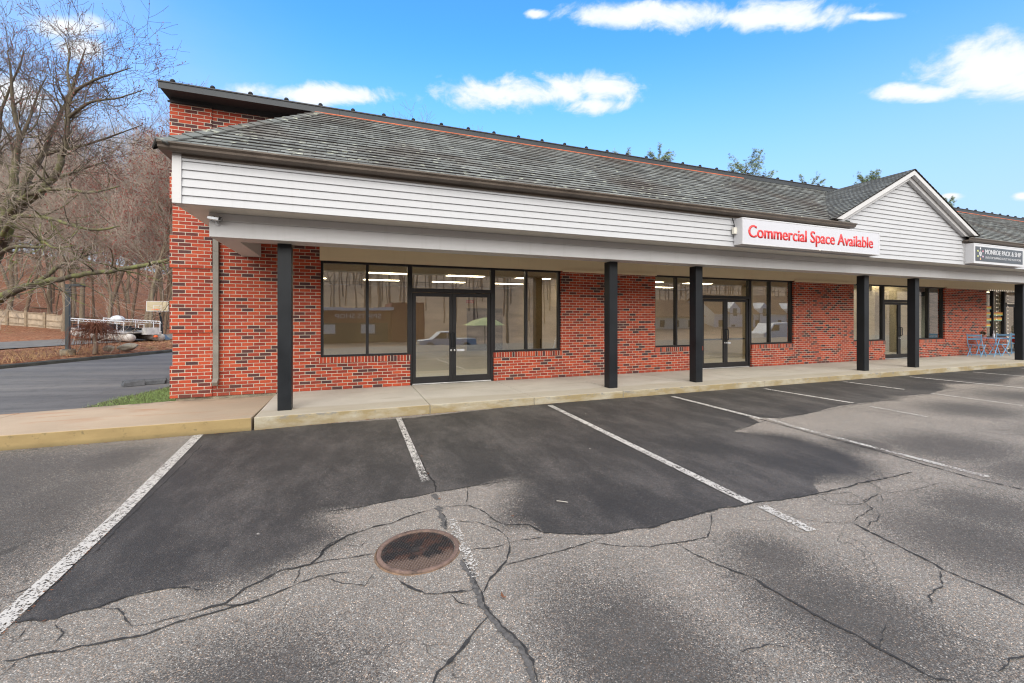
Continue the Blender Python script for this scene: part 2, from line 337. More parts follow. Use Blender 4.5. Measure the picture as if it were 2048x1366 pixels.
M['found2'] = simple('grey_paper', (0.40, 0.38, 0.33), 0.8)
def make_lot():
    m, t, b = mat('worn_asphalt', rough=0.85)
    p = pos(t)
    dk = t.new('ShaderNodeAttribute', attribute_name='overlay').outputs['Fac']
    fz = t.new('ShaderNodeAttribute', attribute_name='fuzzy').outputs['Fac']
    so = t.new('ShaderNodeAttribute', attribute_name='blotch').outputs['Fac']
    nA = t.noise(p, 5, 6, 0.6); nB = t.noise(p, 34, 4, 0.6); nC = t.noise(p, 1.1, 5, 0.6); nD = t.noise(p, 160, 3, 0.75)
    vor = t.new('ShaderNodeTexVoronoi', feature='F1'); t.l.new(p, vor.inputs['Vector']); vor.inputs['Scale'].default_value = 175
    rv = t.sep(vor.outputs['Color']); stn = t.math('SUBTRACT', rv[2], 0.5)
    d = t.math('ADD', dk, t.math('ADD', t.math('MULTIPLY', t.math('SUBTRACT', nA, 0.5), 0.10), t.math('MULTIPLY', t.math('SUBTRACT', nB, 0.5), 0.05)))
    w = t.math('ADD', 0.008, t.math('MULTIPLY', fz, 0.22))
    d = t.math('ADD', d, t.math('MULTIPLY', stn, t.math('ADD', 0.008, t.math('MULTIPLY', fz, 0.30))))
    msk = t.maprange(t.math('ADD', t.math('MULTIPLY', t.math('DIVIDE', d, t.math('MULTIPLY', w, 0.6)), 0.5), 0.5), 0, 1, 0, 1, True)
    sb = t.math('ADD', so, t.math('ADD', t.math('MULTIPLY', t.math('SUBTRACT', nA, 0.5), 0.5), t.math('MULTIPLY', t.math('SUBTRACT', nD, 0.5), 0.75)))
    sb = t.math('ADD', sb, t.math('MULTIPLY', t.math('SUBTRACT', nB, 0.5), 0.45))
    sb = t.math('ADD', sb, t.math('MULTIPLY', stn, 0.60))
    blot = t.maprange(sb, 0.34, 0.66, 0, 1, True)
    light = t.mix(t.maprange(nC, 0.3, 0.7), (0.256, 0.240, 0.218), (0.206, 0.194, 0.178))
    dark = t.mix(t.maprange(nC, 0.3, 0.7), (0.021, 0.0207, 0.0212), (0.038, 0.0368, 0.036))
    mid = t.mix(t.maprange(nA, 0.3, 0.7), (0.066, 0.063, 0.060), (0.098, 0.092, 0.087))
    c = t.mix(blot, light, mid)
    c = t.mix(msk, c, dark)
    # dusty traffic film on the overlay
    film = t.math('MULTIPLY', t.maprange(t.math('ADD', t.noise(t.mapping(p, (1, 0.45, 1)), 1.7, 7, 0.70), t.math('MULTIPLY', stn, 0.16)), 0.44, 0.68, 0, 0.75), msk)
    c = t.mix(film, c, (0.105, 0.100, 0.096))
    # aggregate: each stone its own tone
    tone = t.ramp(rv[0], [(0.0, 0.52), (0.45, 0.86), (0.8, 1.12), (0.95, 1.55), (0.988, 2.5)])
    c = t.mix(1.0, c, tone, 'MULTIPLY')
    warm = t.mix(t.maprange(rv[1], 0.55, 0.95, 0, 0.45), c, t.mix(1.0, c, (1.55, 1.0, 0.62), 'MULTIPLY'))
    c = t.mix(t.maprange(vor.outputs['Distance'], 0.0035*120, 0.0066*120, 0.0, 0.38), warm, (0.03, 0.028, 0.026))
    # hairline crazing in the worn top
    cn = t.new('ShaderNodeTexNoise'); t.l.new(p, cn.inputs['Vector']); cn.inputs['Scale'].default_value = 2.6; cn.inputs['Detail'].default_value = 6.0
    cw = t.vmath('ADD', p, t.vmath('MULTIPLY', cn.outputs[1], (0.55, 0.55, 0.0)))
    ce = t.voro(cw, 1.5, 'DISTANCE_TO_EDGE', 'Distance')
    hair = t.math('MULTIPLY', t.maprange(ce, 0.002, 0.006, 1, 0), t.maprange(t.noise(p, 0.7, 3), 0.44, 0.54))
    ce2 = t.voro(cw, 4.2, 'DISTANCE_TO_EDGE', 'Distance')
    hair = t.math('MAXIMUM', hair, t.math('MULTIPLY', t.maprange(ce2, 0.003, 0.010, 0.8, 0), t.maprange(t.noise(p, 0.55, 3), 0.55, 0.62)))
    c = t.mix(t.math('MULTIPLY', t.math('MULTIPLY', hair, 0.62), t.math('SUBTRACT', 1.0, t.math('MULTIPLY', msk, 0.6))), c, (0.03, 0.028, 0.026))
    # pale scuffs and chips
    ch = t.voro(p, 2.4, 'F1', 'Distance'); c = t.mix(t.math('MULTIPLY', t.maprange(ch, 0.03, 0.045, 1, 0), t.maprange(nB, 0.5, 0.62)), c, (0.34, 0.32, 0.29))
    t.l.new(c, b.inputs['Base Color'])
    t.l.new(t.math('SUBTRACT', 0.9, t.math('MULTIPLY', msk, 0.20)), b.inputs['Roughness'])
    hgt = t.math('ADD', t.math('MULTIPLY', t.math('SUBTRACT', 1.0, vor.outputs['Distance']), 0.5), t.math('ADD', t.math('MULTIPLY', nD, 0.4), t.math('MULTIPLY', msk, 1.4)))
    t.l.new(t.bump(hgt, 0.75, 0.006), b.inputs['Normal'])
    return m
M['lot'] = make_lot()
M['crack'] = simple('crack_tar', (0.026, 0.025, 0.025), 0.9, 0, 0.35, 30, 0.6)
M['seal'] = simple('crack_seal', (0.085, 0.080, 0.076), 0.85, 0, 0.35, 40, 0.6)
def make_paint():
    m, t, b = mat('worn_line_paint', rough=0.7)
    p = pos(t); wr = t.new('ShaderNodeAttribute', attribute_name='wear').outputs['Fac']
    vor = t.new('ShaderNodeTexVoronoi', feature='F1'); t.l.new(p, vor.inputs['Vector']); vor.inputs['Scale'].default_value = 95
    rv = t.sep(vor.outputs['Color'])[0]
    n = t.noise(p, 11, 6, 0.7); n2 = t.noise(p, 60, 4, 0.7)
    k = t.math('ADD', t.math('MULTIPLY', rv, 0.30), t.math('ADD', t.math('MULTIPLY', n, 0.6), t.math('MULTIPLY', n2, 0.45)))
    keep = t.maprange(t.math('SUBTRACT', k, wr), 0.0, 0.05)
    c = t.mix(t.maprange(n2, 0.3, 0.7, 0, 0.35), (0.50, 0.48, 0.45), (0.33, 0.305, 0.28))
    t.l.new(c, b.inputs['Base Color'])
    tr = t.new('ShaderNodeBsdfTransparent'); mx = t.new('ShaderNodeMixShader')
    t.l.new(keep, mx.inputs[0]); t.l.new(tr.outputs[0], mx.inputs[1]); t.l.new(b.outputs[0], mx.inputs[2])
    t.l.new(mx.outputs[0], t.n['Material Output'].inputs[0])
    return m
M['paint'] = make_paint()
def make_drive():
    m, t, b = mat('driveway_asphalt', rough=0.6)
    p = pos(t)
    q = t.mapping(p, (1, 1, 1), (0, 0, 0), (0, 0, R(12)))
    st = t.noise(t.mapping(q, (0.10, 1.1, 1)), 1.0, 6, 0.6); n = t.noise(p, 3, 6, 0.65); n2 = t.noise(p, 45, 3, 0.7)
    c = t.mix(t.maprange(st, 0.35, 0.68), (0.110, 0.110, 0.112), (0.185, 0.182, 0.180))
    c = t.mix(t.maprange(n, 0.52, 0.75, 0, 0.5), c, (0.055, 0.055, 0.058))
    c = t.mix(t.maprange(n2, 0.35, 0.7, 0.25, 0), c, (0.04, 0.04, 0.042))
    ln = t.noise(t.mapping(q, (0.05, 1.5, 1), (3, 0, 0)), 1.0, 4); c = t.mix(t.maprange(t.math('ABSOLUTE', t.math('SUBTRACT', ln, 0.5)), 0.0, 0.012, 0.4, 0), c, (0.26, 0.24, 0.20))
    t.l.new(c, b.inputs['Base Color']); t.l.new(t.maprange(st, 0.3, 0.7, 0.72, 0.92), b.inputs['Roughness']); b.inputs['Specular IOR Level'].default_value = 0.25
    t.l.new(t.bump(n2, 0.6, 0.010), b.inputs['Normal'])
    return m
M['drive'] = make_drive()
def make_litter():
    m, t, b = mat('leaf_litter', rough=0.95, spec=0.15)
    p = pos(t)
    n = t.noise(p, 0.35, 6, 0.6); n2 = t.noise(p, 4.0, 6, 0.7); v = t.sep(t.voro(p, 9.0))[0]; n4 = t.noise(p, 0.9, 4)
    c = t.ramp(v, [(0.0, (0.11, 0.042, 0.022)), (0.3, (0.24, 0.088, 0.042)), (0.6, (0.34, 0.135, 0.068)), (0.85, (0.42, 0.22, 0.125)), (1.0, (0.48, 0.32, 0.20))])
    c = t.mix(t.maprange(n2, 0.35, 0.7, 0.5, 0), c, (0.055, 0.026, 0.015))
    c = t.mix(t.maprange(n4, 0.60, 0.70, 0, 0.55), c, (0.20, 0.17, 0.075))
    c = t.mix(t.maprange(n, 0.5, 0.7, 0, 0.5), c, (0.22, 0.12, 0.075))
    t.l.new(c, b.inputs['Base Color']); t.l.new(t.bump(t.math('ADD', v, n2), 0.9, 0.05), b.inputs['Normal'])
    return m
M['litter'] = make_litter()
M['ground'] = simple('dull_ground', (0.12, 0.105, 0.06), 0.95, 0, 0.4, 0.4, 0.5)
M['gravel'] = simple('grey_gravel', (0.125, 0.118, 0.11), 0.95, 0, 0.35, 3, 0.8)
M['soil'] = simple('dark_soil', (0.055, 0.04, 0.028), 0.95, 0, 0.4, 9, 0.8)
M['grass'] = simple('spring_grass', (0.185, 0.265, 0.085), 0.7, 0, 0.5, 14)
M['drygrass'] = simple('dry_grass', (0.30, 0.19, 0.095), 0.9, 0, 0.45, 3)
M['weed'] = simple('dead_bramble', (0.16, 0.062, 0.036), 0.9, 0, 0.4, 3)
M['kerb'] = simple('asphalt_kerb', (0.045, 0.046, 0.038), 0.85, 0, 0.5, 2, 0.6)
M['leaf'] = simple('fallen_leaf', (0.17, 0.068, 0.03), 0.85, 0, 0.5, 40)
def make_bark(name, base, moss, amt, zfade=None):
    m, t, b = mat(name, rough=0.95, spec=0.15)
    p = pos(t)
    n = t.noise(t.mapping(p, (9, 9, 1.6)), 1.6, 6, 0.7); n2 = t.noise(p, 2.4, 5, 0.65)
    c = t.mix(t.maprange(n, 0.3, 0.7), tuple(q*0.5 for q in base), tuple(q*1.25 for q in base))
    mf = t.maprange(n2, 0.60-amt*0.3, 0.78-amt*0.3, 0, 0.85)
    if zfade: mf = t.math('MULTIPLY', mf, t.maprange(t.sep(p)[2], zfade[0], zfade[1], 1.0, 0.22))
    c = t.mix(mf, c, moss)
    t.l.new(c, b.inputs['Base Color']); t.l.new(t.bump(n, 0.8, 0.03), b.inputs['Normal'])
    return m
M['bark'] = make_bark('grey_bark', (0.21, 0.165, 0.12), (0.19, 0.185, 0.12), 0.15)
M['bark2'] = make_bark('brown_bark', (0.175, 0.12, 0.085), (0.15, 0.13, 0.085), 0.1)
M['mossbark'] = make_bark('mossy_bark', (0.125, 0.105, 0.082), (0.185, 0.205, 0.072), 0.52, (4.5, 8.0))
M['twig'] = simple('grey_twig', (0.30, 0.25, 0.21), 0.9, 0, 0.25, 1.0)
M['twig2'] = simple('brown_twig', (0.22, 0.168, 0.13), 0.9, 0, 0.25, 1.0)
M['twigdark'] = simple('dark_twig', (0.105, 0.078, 0.064), 0.9, 0, 0.3, 1.2)
M['twigpale'] = simple('lichen_twig', (0.27, 0.225, 0.18), 0.9, 0, 0.3, 1.2)
M['bud'] = simple('red_bud', (0.26, 0.080, 0.065), 0.8, 0, 0.4, 5)
M['needle'] = simple('pine_needle', (0.24, 0.30, 0.145), 0.7, 0, 0.45, 2.2)
M['wood'] = simple('weathered_board', (0.36, 0.29, 0.215), 0.9, 0, 0.25, 2.0)
M['woodpost'] = simple('weathered_post', (0.24, 0.185, 0.125), 0.9, 0, 0.3, 3.0)
M['rock'] = simple('boulder_stone', (0.27, 0.25, 0.205), 0.9, 0, 0.35, 3.0, 0.8)
M['postgrey'] = simple('grey_post', (0.055, 0.064, 0.068), 0.5, 0, 0.1, 3)
M['alu'] = simple('dull_aluminium', (0.55, 0.54, 0.53), 0.45, 0.35, 0.25, 3)
M['rust'] = simple('rusty_iron', (0.15, 0.098, 0.078), 0.75, 0.1, 0.5, 8, 0.4)
def make_lid():
    m, t, b = mat('manhole_iron', rough=0.45)
    p = pos(t); x, y, z = t.sep(p)
    n = t.noise(p, 9, 5, 0.65); n2 = t.noise(p, 70, 3)
    c = t.mix(t.maprange(n, 0.48, 0.60), (0.028, 0.025, 0.025), (0.066, 0.036, 0.028))
    t.l.new(c, b.inputs['Base Color'])
    wet = t.maprange(t.math('ADD', t.math('SUBTRACT', 3.02, y), t.math('MULTIPLY', t.math('SUBTRACT', n, 0.5), 0.22)), -0.02, 0.03)
    t.l.new(t.maprange(wet, 0, 1, 0.42, 0.10), b.inputs['Roughness'])
    c2 = t.mix(t.math('MULTIPLY', wet, 0.85), c, (0.17, 0.125, 0.105)); t.l.new(c2, b.inputs['Base Color'])
    b.inputs['Metallic'].default_value = 0.15
    return m
M['lid'] = make_lid()
def make_glass(name, tint, ior):
    m = bpy.data.materials.new(name); m.use_nodes = True; t = NT(m.node_tree); t.n.remove(t.n['Principled BSDF'])
    tr = t.new('ShaderNodeBsdfTransparent'); tr.inputs[0].default_value = (*tint, 1)
    gl = t.new('ShaderNodeBsdfGlossy'); gl.inputs['Roughness'].default_value = 0.004; gl.inputs[0].default_value = (0.92, 0.93, 0.92, 1)
    p = pos(t); wv = t.noise(p, 1.3, 2)
    gl_n = t.bump(wv, 0.012, 0.05); t.l.new(gl_n, gl.inputs['Normal'])
    ge = t.new('ShaderNodeNewGeometry')
    ca = t.math('ABSOLUTE', t.vmath('DOT_PRODUCT', ge.outputs['Incoming'], ge.outputs['True Normal']))
    fr = t.math('ADD', ior, t.math('MULTIPLY', 1-ior, t.math('POWER', t.math('SUBTRACT', 1.0, ca), 4.0)), clamp=True)
    mx = t.new('ShaderNodeMixShader'); t.l.new(fr, mx.inputs[0]); t.l.new(tr.outputs[0], mx.inputs[1]); t.l.new(gl.outputs[0], mx.inputs[2])
    t.l.new(mx.outputs[0], t.n['Material Output'].inputs[0]); return m
M['glass'] = make_glass('window_glass', (0.90, 0.93, 0.91), 0.205)
def emit(name, col, st):
    m, t, b = mat(name, col, 0.5); b.inputs['Emission Color'].default_value = (*col, 1); b.inputs['Emission Strength'].default_value = st; return m
M['lamp'] = emit('lit_diffuser', (1.0, 0.80, 0.54), 5.5)
M['bulb'] = emit('warm_bulb', (1.0, 0.9, 0.75), 0.12)
M['tanwall'] = simple('tan_wall', (0.44, 0.365, 0.265), 0.85, 0, 0.06, 0.7)
M['creamwall'] = simple('cream_wall', (0.58, 0.52, 0.41), 0.85, 0, 0.06, 0.7)
M['olivewall'] = simple('khaki_wall', (0.36, 0.32, 0.22), 0.85, 0, 0.06, 0.7)
M['tealwall'] = simple('dark_teal_wall', (0.045, 0.065, 0.068), 0.8, 0, 0.1, 0.7)
M['ceil'] = simple('ceiling_tile', (0.34, 0.30, 0.24), 0.9, 0, 0.08, 1.5)
M['floor'] = simple('vinyl_floor', (0.34, 0.30, 0.235), 0.45, 0, 0.1, 1.2)
M['darkdoor'] = simple('dark_doorway', (0.02, 0.023, 0.02), 0.8)
M['redpaint'] = simple('red_enamel', (0.42, 0.02, 0.02), 0.35)
M['tyre'] = simple('tyre_rubber', (0.02, 0.02, 0.02), 0.85)
M['carglass'] = simple('dark_glass', (0.02, 0.024, 0.026), 0.08)
M['redbrown'] = simple('red_brown_wall', (0.23, 0.075, 0.05), 0.85, 0, 0.15, 1.0)
M['roofbrown'] = simple('brown_roof', (0.22, 0.125, 0.075), 0.9, 0, 0.2, 0.8)
M['yellow'] = simple('pale_yellow_canvas', (0.70, 0.68, 0.32), 0.8, 0, 0.05, 2)
M['road'] = simple('road_asphalt', (0.10, 0.10, 0.10), 0.85, 0, 0.2, 1.0)
M['hillwood'] = simple('far_wood_brown', (0.30, 0.21, 0.145), 0.95, 0, 0.35, 0.25)
M['orange'] = simple('orange_plastic', (0.75, 0.13, 0.03), 0.4)

# ------------------------------------------------------------------ mesh helpers
class MB:
    """collects boxes, bars, tubes and polygons; build() links them as ONE mesh object"""
    def __init__(s): s.v = []; s.f = []; s.m = []; s.uv = {}
    def face(s, pts, mi=0, uv=None):
        i = len(s.v); s.v.extend([tuple(p) for p in pts]); s.f.append(tuple(range(i, i+len(pts)))); s.m.append(mi)
        if uv: s.uv[len(s.f)-1] = uv
    def box(s, x0, x1, y0, y1, z0, z1, mi=0):
        i = len(s.v)
        s.v += [(x0,y0,z0),(x1,y0,z0),(x1,y1,z0),(x0,y1,z0),(x0,y0,z1),(x1,y0,z1),(x1,y1,z1),(x0,y1,z1)]
        for q in ((0,3,2,1),(4,5,6,7),(0,1,5,4),(1,2,6,5),(2,3,7,6),(3,0,4,7)):
            s.f.append(tuple(i+k for k in q)); s.m.append(mi)
    def obox(s, c, ax, ay, az, mi=0):
        c = Vector(c); ax = Vector(ax); ay = Vector(ay); az = Vector(az); i = len(s.v)
        for sx, sy, sz in ((-1,-1,-1),(1,-1,-1),(1,1,-1),(-1,1,-1),(-1,-1,1),(1,-1,1),(1,1,1),(-1,1,1)):
            s.v.append(tuple(c+ax*sx+ay*sy+az*sz))
        for q in ((0,3,2,1),(4,5,6,7),(0,1,5,4),(1,2,6,5),(2,3,7,6),(3,0,4,7)):
            s.f.append(tuple(i+k for k in q)); s.m.append(mi)
    def bar(s, a, b, w, h, mi=0, up=(0,0,1)):
        a = Vector(a); b = Vector(b); d = b-a; L = d.length; d.normalize()
        u = Vector(up); sd = d.cross(u)
        if sd.length < 1e-4: sd = d.cross(Vector((1,0,0)))
        sd.normalize(); u = sd.cross(d)
        s.obox((a+b)/2, d*(L/2), sd*(w/2), u*(h/2), mi)
    def prism(s, prof, x0, x1, mi=0, axis='x'):
        """closed profile of (y,z) pairs swept along x (or (x,z) along y)"""
        n = len(prof); i = len(s.v)
        for q in (x0, x1):
            for a, b in prof: s.v.append((q, a, b) if axis == 'x' else ((a, q, b) if axis == 'y' else (a, b, q)))
        for k in range(n):
            s.f.append((i+k, i+(k+1) % n, i+n+(k+1) % n, i+n+k)); s.m.append(mi)
        s.f.append(tuple(i+k for k in range(n))[::-1]); s.m.append(mi)
        s.f.append(tuple(i+n+k for k in range(n))); s.m.append(mi)
    def tube(s, pts, rad, n=8, mi=0, cap=True):
        k = len(pts); i = len(s.v)
        P = [Vector(p) for p in pts]
        if isinstance(rad, (int, float)): rad = [rad]*k
        d0 = (P[-1]-P[0])
        ref = Vector((0.13, 0.31, 0.94)) if abs(d0.normalized().z) < 0.9 else Vector((0.94, 0.2, 0.1))
        for j in range(k):
            d = P[min(j+1, k-1)]-P[max(j-1, 0)]
            if d.length < 1e-9: d = d0
            d.normalize(); a = d.cross(ref); a.normalize(); b = d.cross(a)
            r = rad[j]
            for q in range(n):
                an = 2*math.pi*q/n; ca = math.cos(an)*r; sa = math.sin(an)*r
                s.v.append((P[j].x+a.x*ca+b.x*sa, P[j].y+a.y*ca+b.y*sa, P[j].z+a.z*ca+b.z*sa))
        for j in range(k-1):
            for q in range(n):
                q2 = (q+1) % n
                s.f.append((i+j*n+q, i+j*n+q2, i+(j+1)*n+q2, i+(j+1)*n+q)); s.m.append(mi)
        if cap and n > 2:
            s.f.append(tuple(i+q for q in range(n))[::-1]); s.m.append(mi)
            s.f.append(tuple(i+(k-1)*n+q for q in range(n))); s.m.append(mi)
    def lathe(s, prof, c=(0,0,0), n=20, mi=0, axis=(0,0,1)):
        """prof: (radius, height) pairs round an axis through c"""
        ax = Vector(axis).normalized(); a = ax.orthogonal().normalized(); b = ax.cross(a); c = Vector(c); i = len(s.v); k = len(prof)
        for r, h in prof:
            for q in range(n):
                an = 2*math.pi*q/n
                s.v.append(tuple(c+ax*h+a*(math.cos(an)*r)+b*(math.sin(an)*r)))
        for j in range(k-1):
            for q in range(n):
                q2 = (q+1) % n
                s.f.append((i+j*n+q, i+j*n+q2, i+(j+1)*n+q2, i+(j+1)*n+q)); s.m.append(mi)
        s.f.append(tuple(i+q for q in range(n))[::-1]); s.m.append(mi)
        s.f.append(tuple(i+(k-1)*n+q for q in range(n))); s.m.append(mi)
    def build(s, name, mats, parent=None, smooth=False, bevel=0.0, loc=None, segs=2, fix=True):
        me = bpy.data.meshes.new(name); me.from_pydata(s.v, [], s.f)
        if not isinstance(mats, (list, tuple)): mats = [mats]
        for m in mats: me.materials.append(M[m] if isinstance(m, str) else m)
        nf = len(s.f)
        me.polygons.foreach_set('material_index', np.array(s.m, dtype=np.int32))
        if fix:
            bm = bmesh.new(); bm.from_mesh(me); bmesh.ops.recalc_face_normals(bm, faces=bm.faces[:]); bm.to_mesh(me); bm.free()
        if nf < 60000:
            uvl = me.uv_layers.new(name='UVMap')
            vs = me.vertices
            for p in me.polygons:
                n = p.normal; cu = s.uv.get(p.index)
                for q, li in enumerate(p.loop_indices):
                    co = vs[me.loops[li].vertex_index].co
                    if cu: uvl.data[li].uv = cu[s.f[p.index].index(me.loops[li].vertex_index)]
                    elif abs(n.z) >= abs(n.x) and abs(n.z) >= abs(n.y): uvl.data[li].uv = (co.x, co.y)
                    elif abs(n.y) >= abs(n.x): uvl.data[li].uv = (co.x, co.z-0.18)
                    else: uvl.data[li].uv = (co.y, co.z-0.18)
        if smooth: me.polygons.foreach_set('use_smooth', np.ones(nf, dtype=bool))
        me.update()
        o = bpy.data.objects.new(name, me); COL.objects.link(o)
        if loc is not None: o.location = loc
        if parent is not None: o.parent = parent
        if bevel > 0:
            b = o.modifiers.new('bevel', 'BEVEL'); b.width = bevel; b.segments = segs; b.limit_method = 'ANGLE'; b.angle_limit = R(40)
        return o

def tag(o, label=None, cat=None, group=None, kind=None):
    if label: o['label'] = label
    if cat: o['category'] = cat
    if group: o['group'] = group
    if kind: o['kind'] = kind
    return o
def thing(name, label, cat, loc=(0,0,0), rz=0.0, group=None):
    o = bpy.data.objects.new(name, None); COL.objects.link(o); o.location = loc; o.rotation_euler = (0,0,rz)
    o.empty_display_size = 0.3
    return tag(o, label, cat, group)
KIDS = {}
def copy_tree(o, parent=None):
    c = o.copy(); COL.objects.link(c)
    if parent is not None: c.parent = parent
    for ch in [q for q in bpy.data.objects if q.parent == o]: copy_tree(ch, c)
    return c
def text_mesh(txt, size, offset=0.0, shear=0.0, extrude=0.002, align='LEFT', spacing=1.0):
    cu = bpy.data.curves.new('lettering', 'FONT'); cu.body = txt; cu.size = size; cu.offset = offset; cu.shear = shear
    cu.extrude = extrude; cu.align_x = align; cu.space_character = spacing; cu.resolution_u = 4
    ob = bpy.data.objects.new('lettering', cu); COL.objects.link(ob)
    dg = bpy.context.evaluated_depsgraph_get(); dg.update()
    me = bpy.data.meshes.new_from_object(ob.evaluated_get(dg)); bpy.data.objects.remove(ob, do_unlink=True)
    return me
def text_obj(txt, width, height, x, y, z, material, parent, name='lettering', offset=0.0, shear=0.0, extrude=0.002, facing=-1, bold=0.0):
    """lettering in the x-z plane, left end at x, baseline at z, capital height and total width given"""
    me = text_mesh(txt, 1.0, offset, shear, 0.0)
    me2 = text_mesh('H', 1.0, offset, 0, 0.0); ys = [v.co.y for v in me2.vertices]; cap = max(ys); bpy.data.meshes.remove(me2)
    xs = [v.co.x for v in me.vertices]; x0 = min(xs); sx = width/(max(xs)-x0); sz = height/cap
    bm = bmesh.new(); bm.from_mesh(me); bm.faces.ensure_lookup_table(); bm.faces.index_update()
    for v in bm.verts:
        a, b = v.co.x, v.co.y
        v.co = (x+(a-x0)*sx, y, z+b*sz) if facing < 0 else (x-(a-x0)*sx, y, z+b*sz)
    isl = []; seen = set()
    for f0 in bm.faces:
        if f0.index in seen: continue
        stack = [f0]; seen.add(f0.index); grp = []
        while stack:
            f1 = stack.pop(); grp.append(f1)
            for e1 in f1.edges:
                for f2 in e1.link_faces:
                    if f2.index not in seen: seen.add(f2.index); stack.append(f2)
        xs1 = [v.co.x for f1 in grp for v in f1.verts]; isl.append((min(xs1), max(xs1), grp))
    isl.sort(key=lambda q: q[0]); gap = height*0.32*sx/sz; words = []; hi = -1e9
    for a1, b1, grp in isl:
        if a1-hi > gap*0.75 or not words: words.append([])
        words[-1] += grp; hi = max(hi, b1)
    wid = {f1.index: k for k, wl_ in enumerate(words) for f1 in wl_}
    lay = bm.faces.layers.int.new('word')
    for f1 in bm.faces: f1[lay] = wid[f1.index]
    ret = bmesh.ops.extrude_face_region(bm, geom=bm.faces[:])
    for g in ret['geom']:
        if isinstance(g, bmesh.types.BMVert): g.co.y += extrude*facing
    bmesh.ops.recalc_face_normals(bm, faces=bm.faces[:]); out = []
    for k in range(len(words)):
        b2 = bm.copy(); l2 = b2.faces.layers.int['word']
        bmesh.ops.delete(b2, geom=[f1 for f1 in b2.faces if f1[l2] != k], context='FACES')
        if bold:
            g0 = b2.verts[:]+b2.edges[:]+b2.faces[:]
            for sh_, dy_ in ((-bold, .0004), (bold, .0008)):
                r2 = bmesh.ops.duplicate(b2, geom=g0)
                for q_ in r2['geom']:
                    if isinstance(q_, bmesh.types.BMVert): q_.co.x += sh_; q_.co.y += dy_*facing
        mk = bpy.data.meshes.new(name); b2.to_mesh(mk); b2.free(); mk.materials.append(M[material])
        o = bpy.data.objects.new(name, mk); COL.objects.link(o); o.parent = parent; out.append(o)
    bm.free(); bpy.data.meshes.remove(me)
    return out

def gz(x): return float(np.interp(x, [-1.3, .5, 3, 8, 60], [-.015, .017, .037, .045, .05]))
DARK= [(-2.048, 7.529), (-1.724, 3.219), (-1.657, 3.219), (-1.529, 3.179), (-1.47, 3.232), (-1.344, 3.219), (-1.267, 3.27), (-1.137, 3.294), (-0.973, 3.265), (-0.82, 3.173), (-0.62, 3.183), (-0.469, 3.252), (-0.386, 3.3), (-0.253, 3.412), (-0.182, 3.404), (-0.118, 3.489), (-0.054, 3.548), (-0.084, 3.66), (-0.17, 3.801), (-0.214, 3.932), (-0.2, 4.039), (0.246, 4.049), (0.695, 4.082), (0.769, 4.102), (1.133, 4.105), (1.53, 4.112), (1.616, 4.013), (1.485, 3.814), (1.355, 3.629), (1.238, 3.413), (1.178, 3.249), (1.356, 3.174), (1.412, 3.006), (1.544, 2.953), (1.854, 2.817), (2.046, 2.824), (2.225, 2.787), (2.465, 2.803), (2.68, 2.806), (2.992, 2.842), (3.211, 2.803), (3.373, 2.825), (3.661, 2.759), (4.001, 2.745), (4.148, 2.762), (4.301, 2.912), (4.495, 2.949), (4.707, 2.881), (4.973, 2.808), (5.253, 2.882), (5.576, 3.148), (5.765, 3.535), (5.787, 3.847), (5.801, 4.174), (5.626, 4.436), (5.174, 4.669), (5.559, 4.792), (6.042, 4.936), (6.199, 5.277), (6.591, 5.01), (7.411, 5.085), (8.042, 5.231), (8.55, 5.32), (9.265, 5.35), (10.187, 5.346), (10.654, 5.555), (11.697, 5.473), (13.037, 5.759), (13.839, 6.204), (15.224, 5.718), (17.002, 6.201), (18.121, 6.33), (23.112, 5.422), (28.478, 6.681), (21.741, 7.594), (5.47, 7.745), (0.969, 7.293), (-1.356, 7.568)]
SOFTP= [(-0.084, 3.66), (-0.17, 3.801), (-0.214, 3.932), (1.616, 4.013), (1.485, 3.814), (1.355, 3.629), (1.238, 3.413), (4.707, 2.881), (4.973, 2.808), (5.253, 2.882), (5.576, 3.148), (5.765, 3.535), (5.787, 3.847), (5.801, 4.174), (5.626, 4.436), (10.187, 5.346), (10.654, 5.555), (-0.054, 3.548), (-0.118, 3.489), (-0.62, 3.183), (13.102, 5.788), (13.885, 6.23), (15.224, 5.718)]
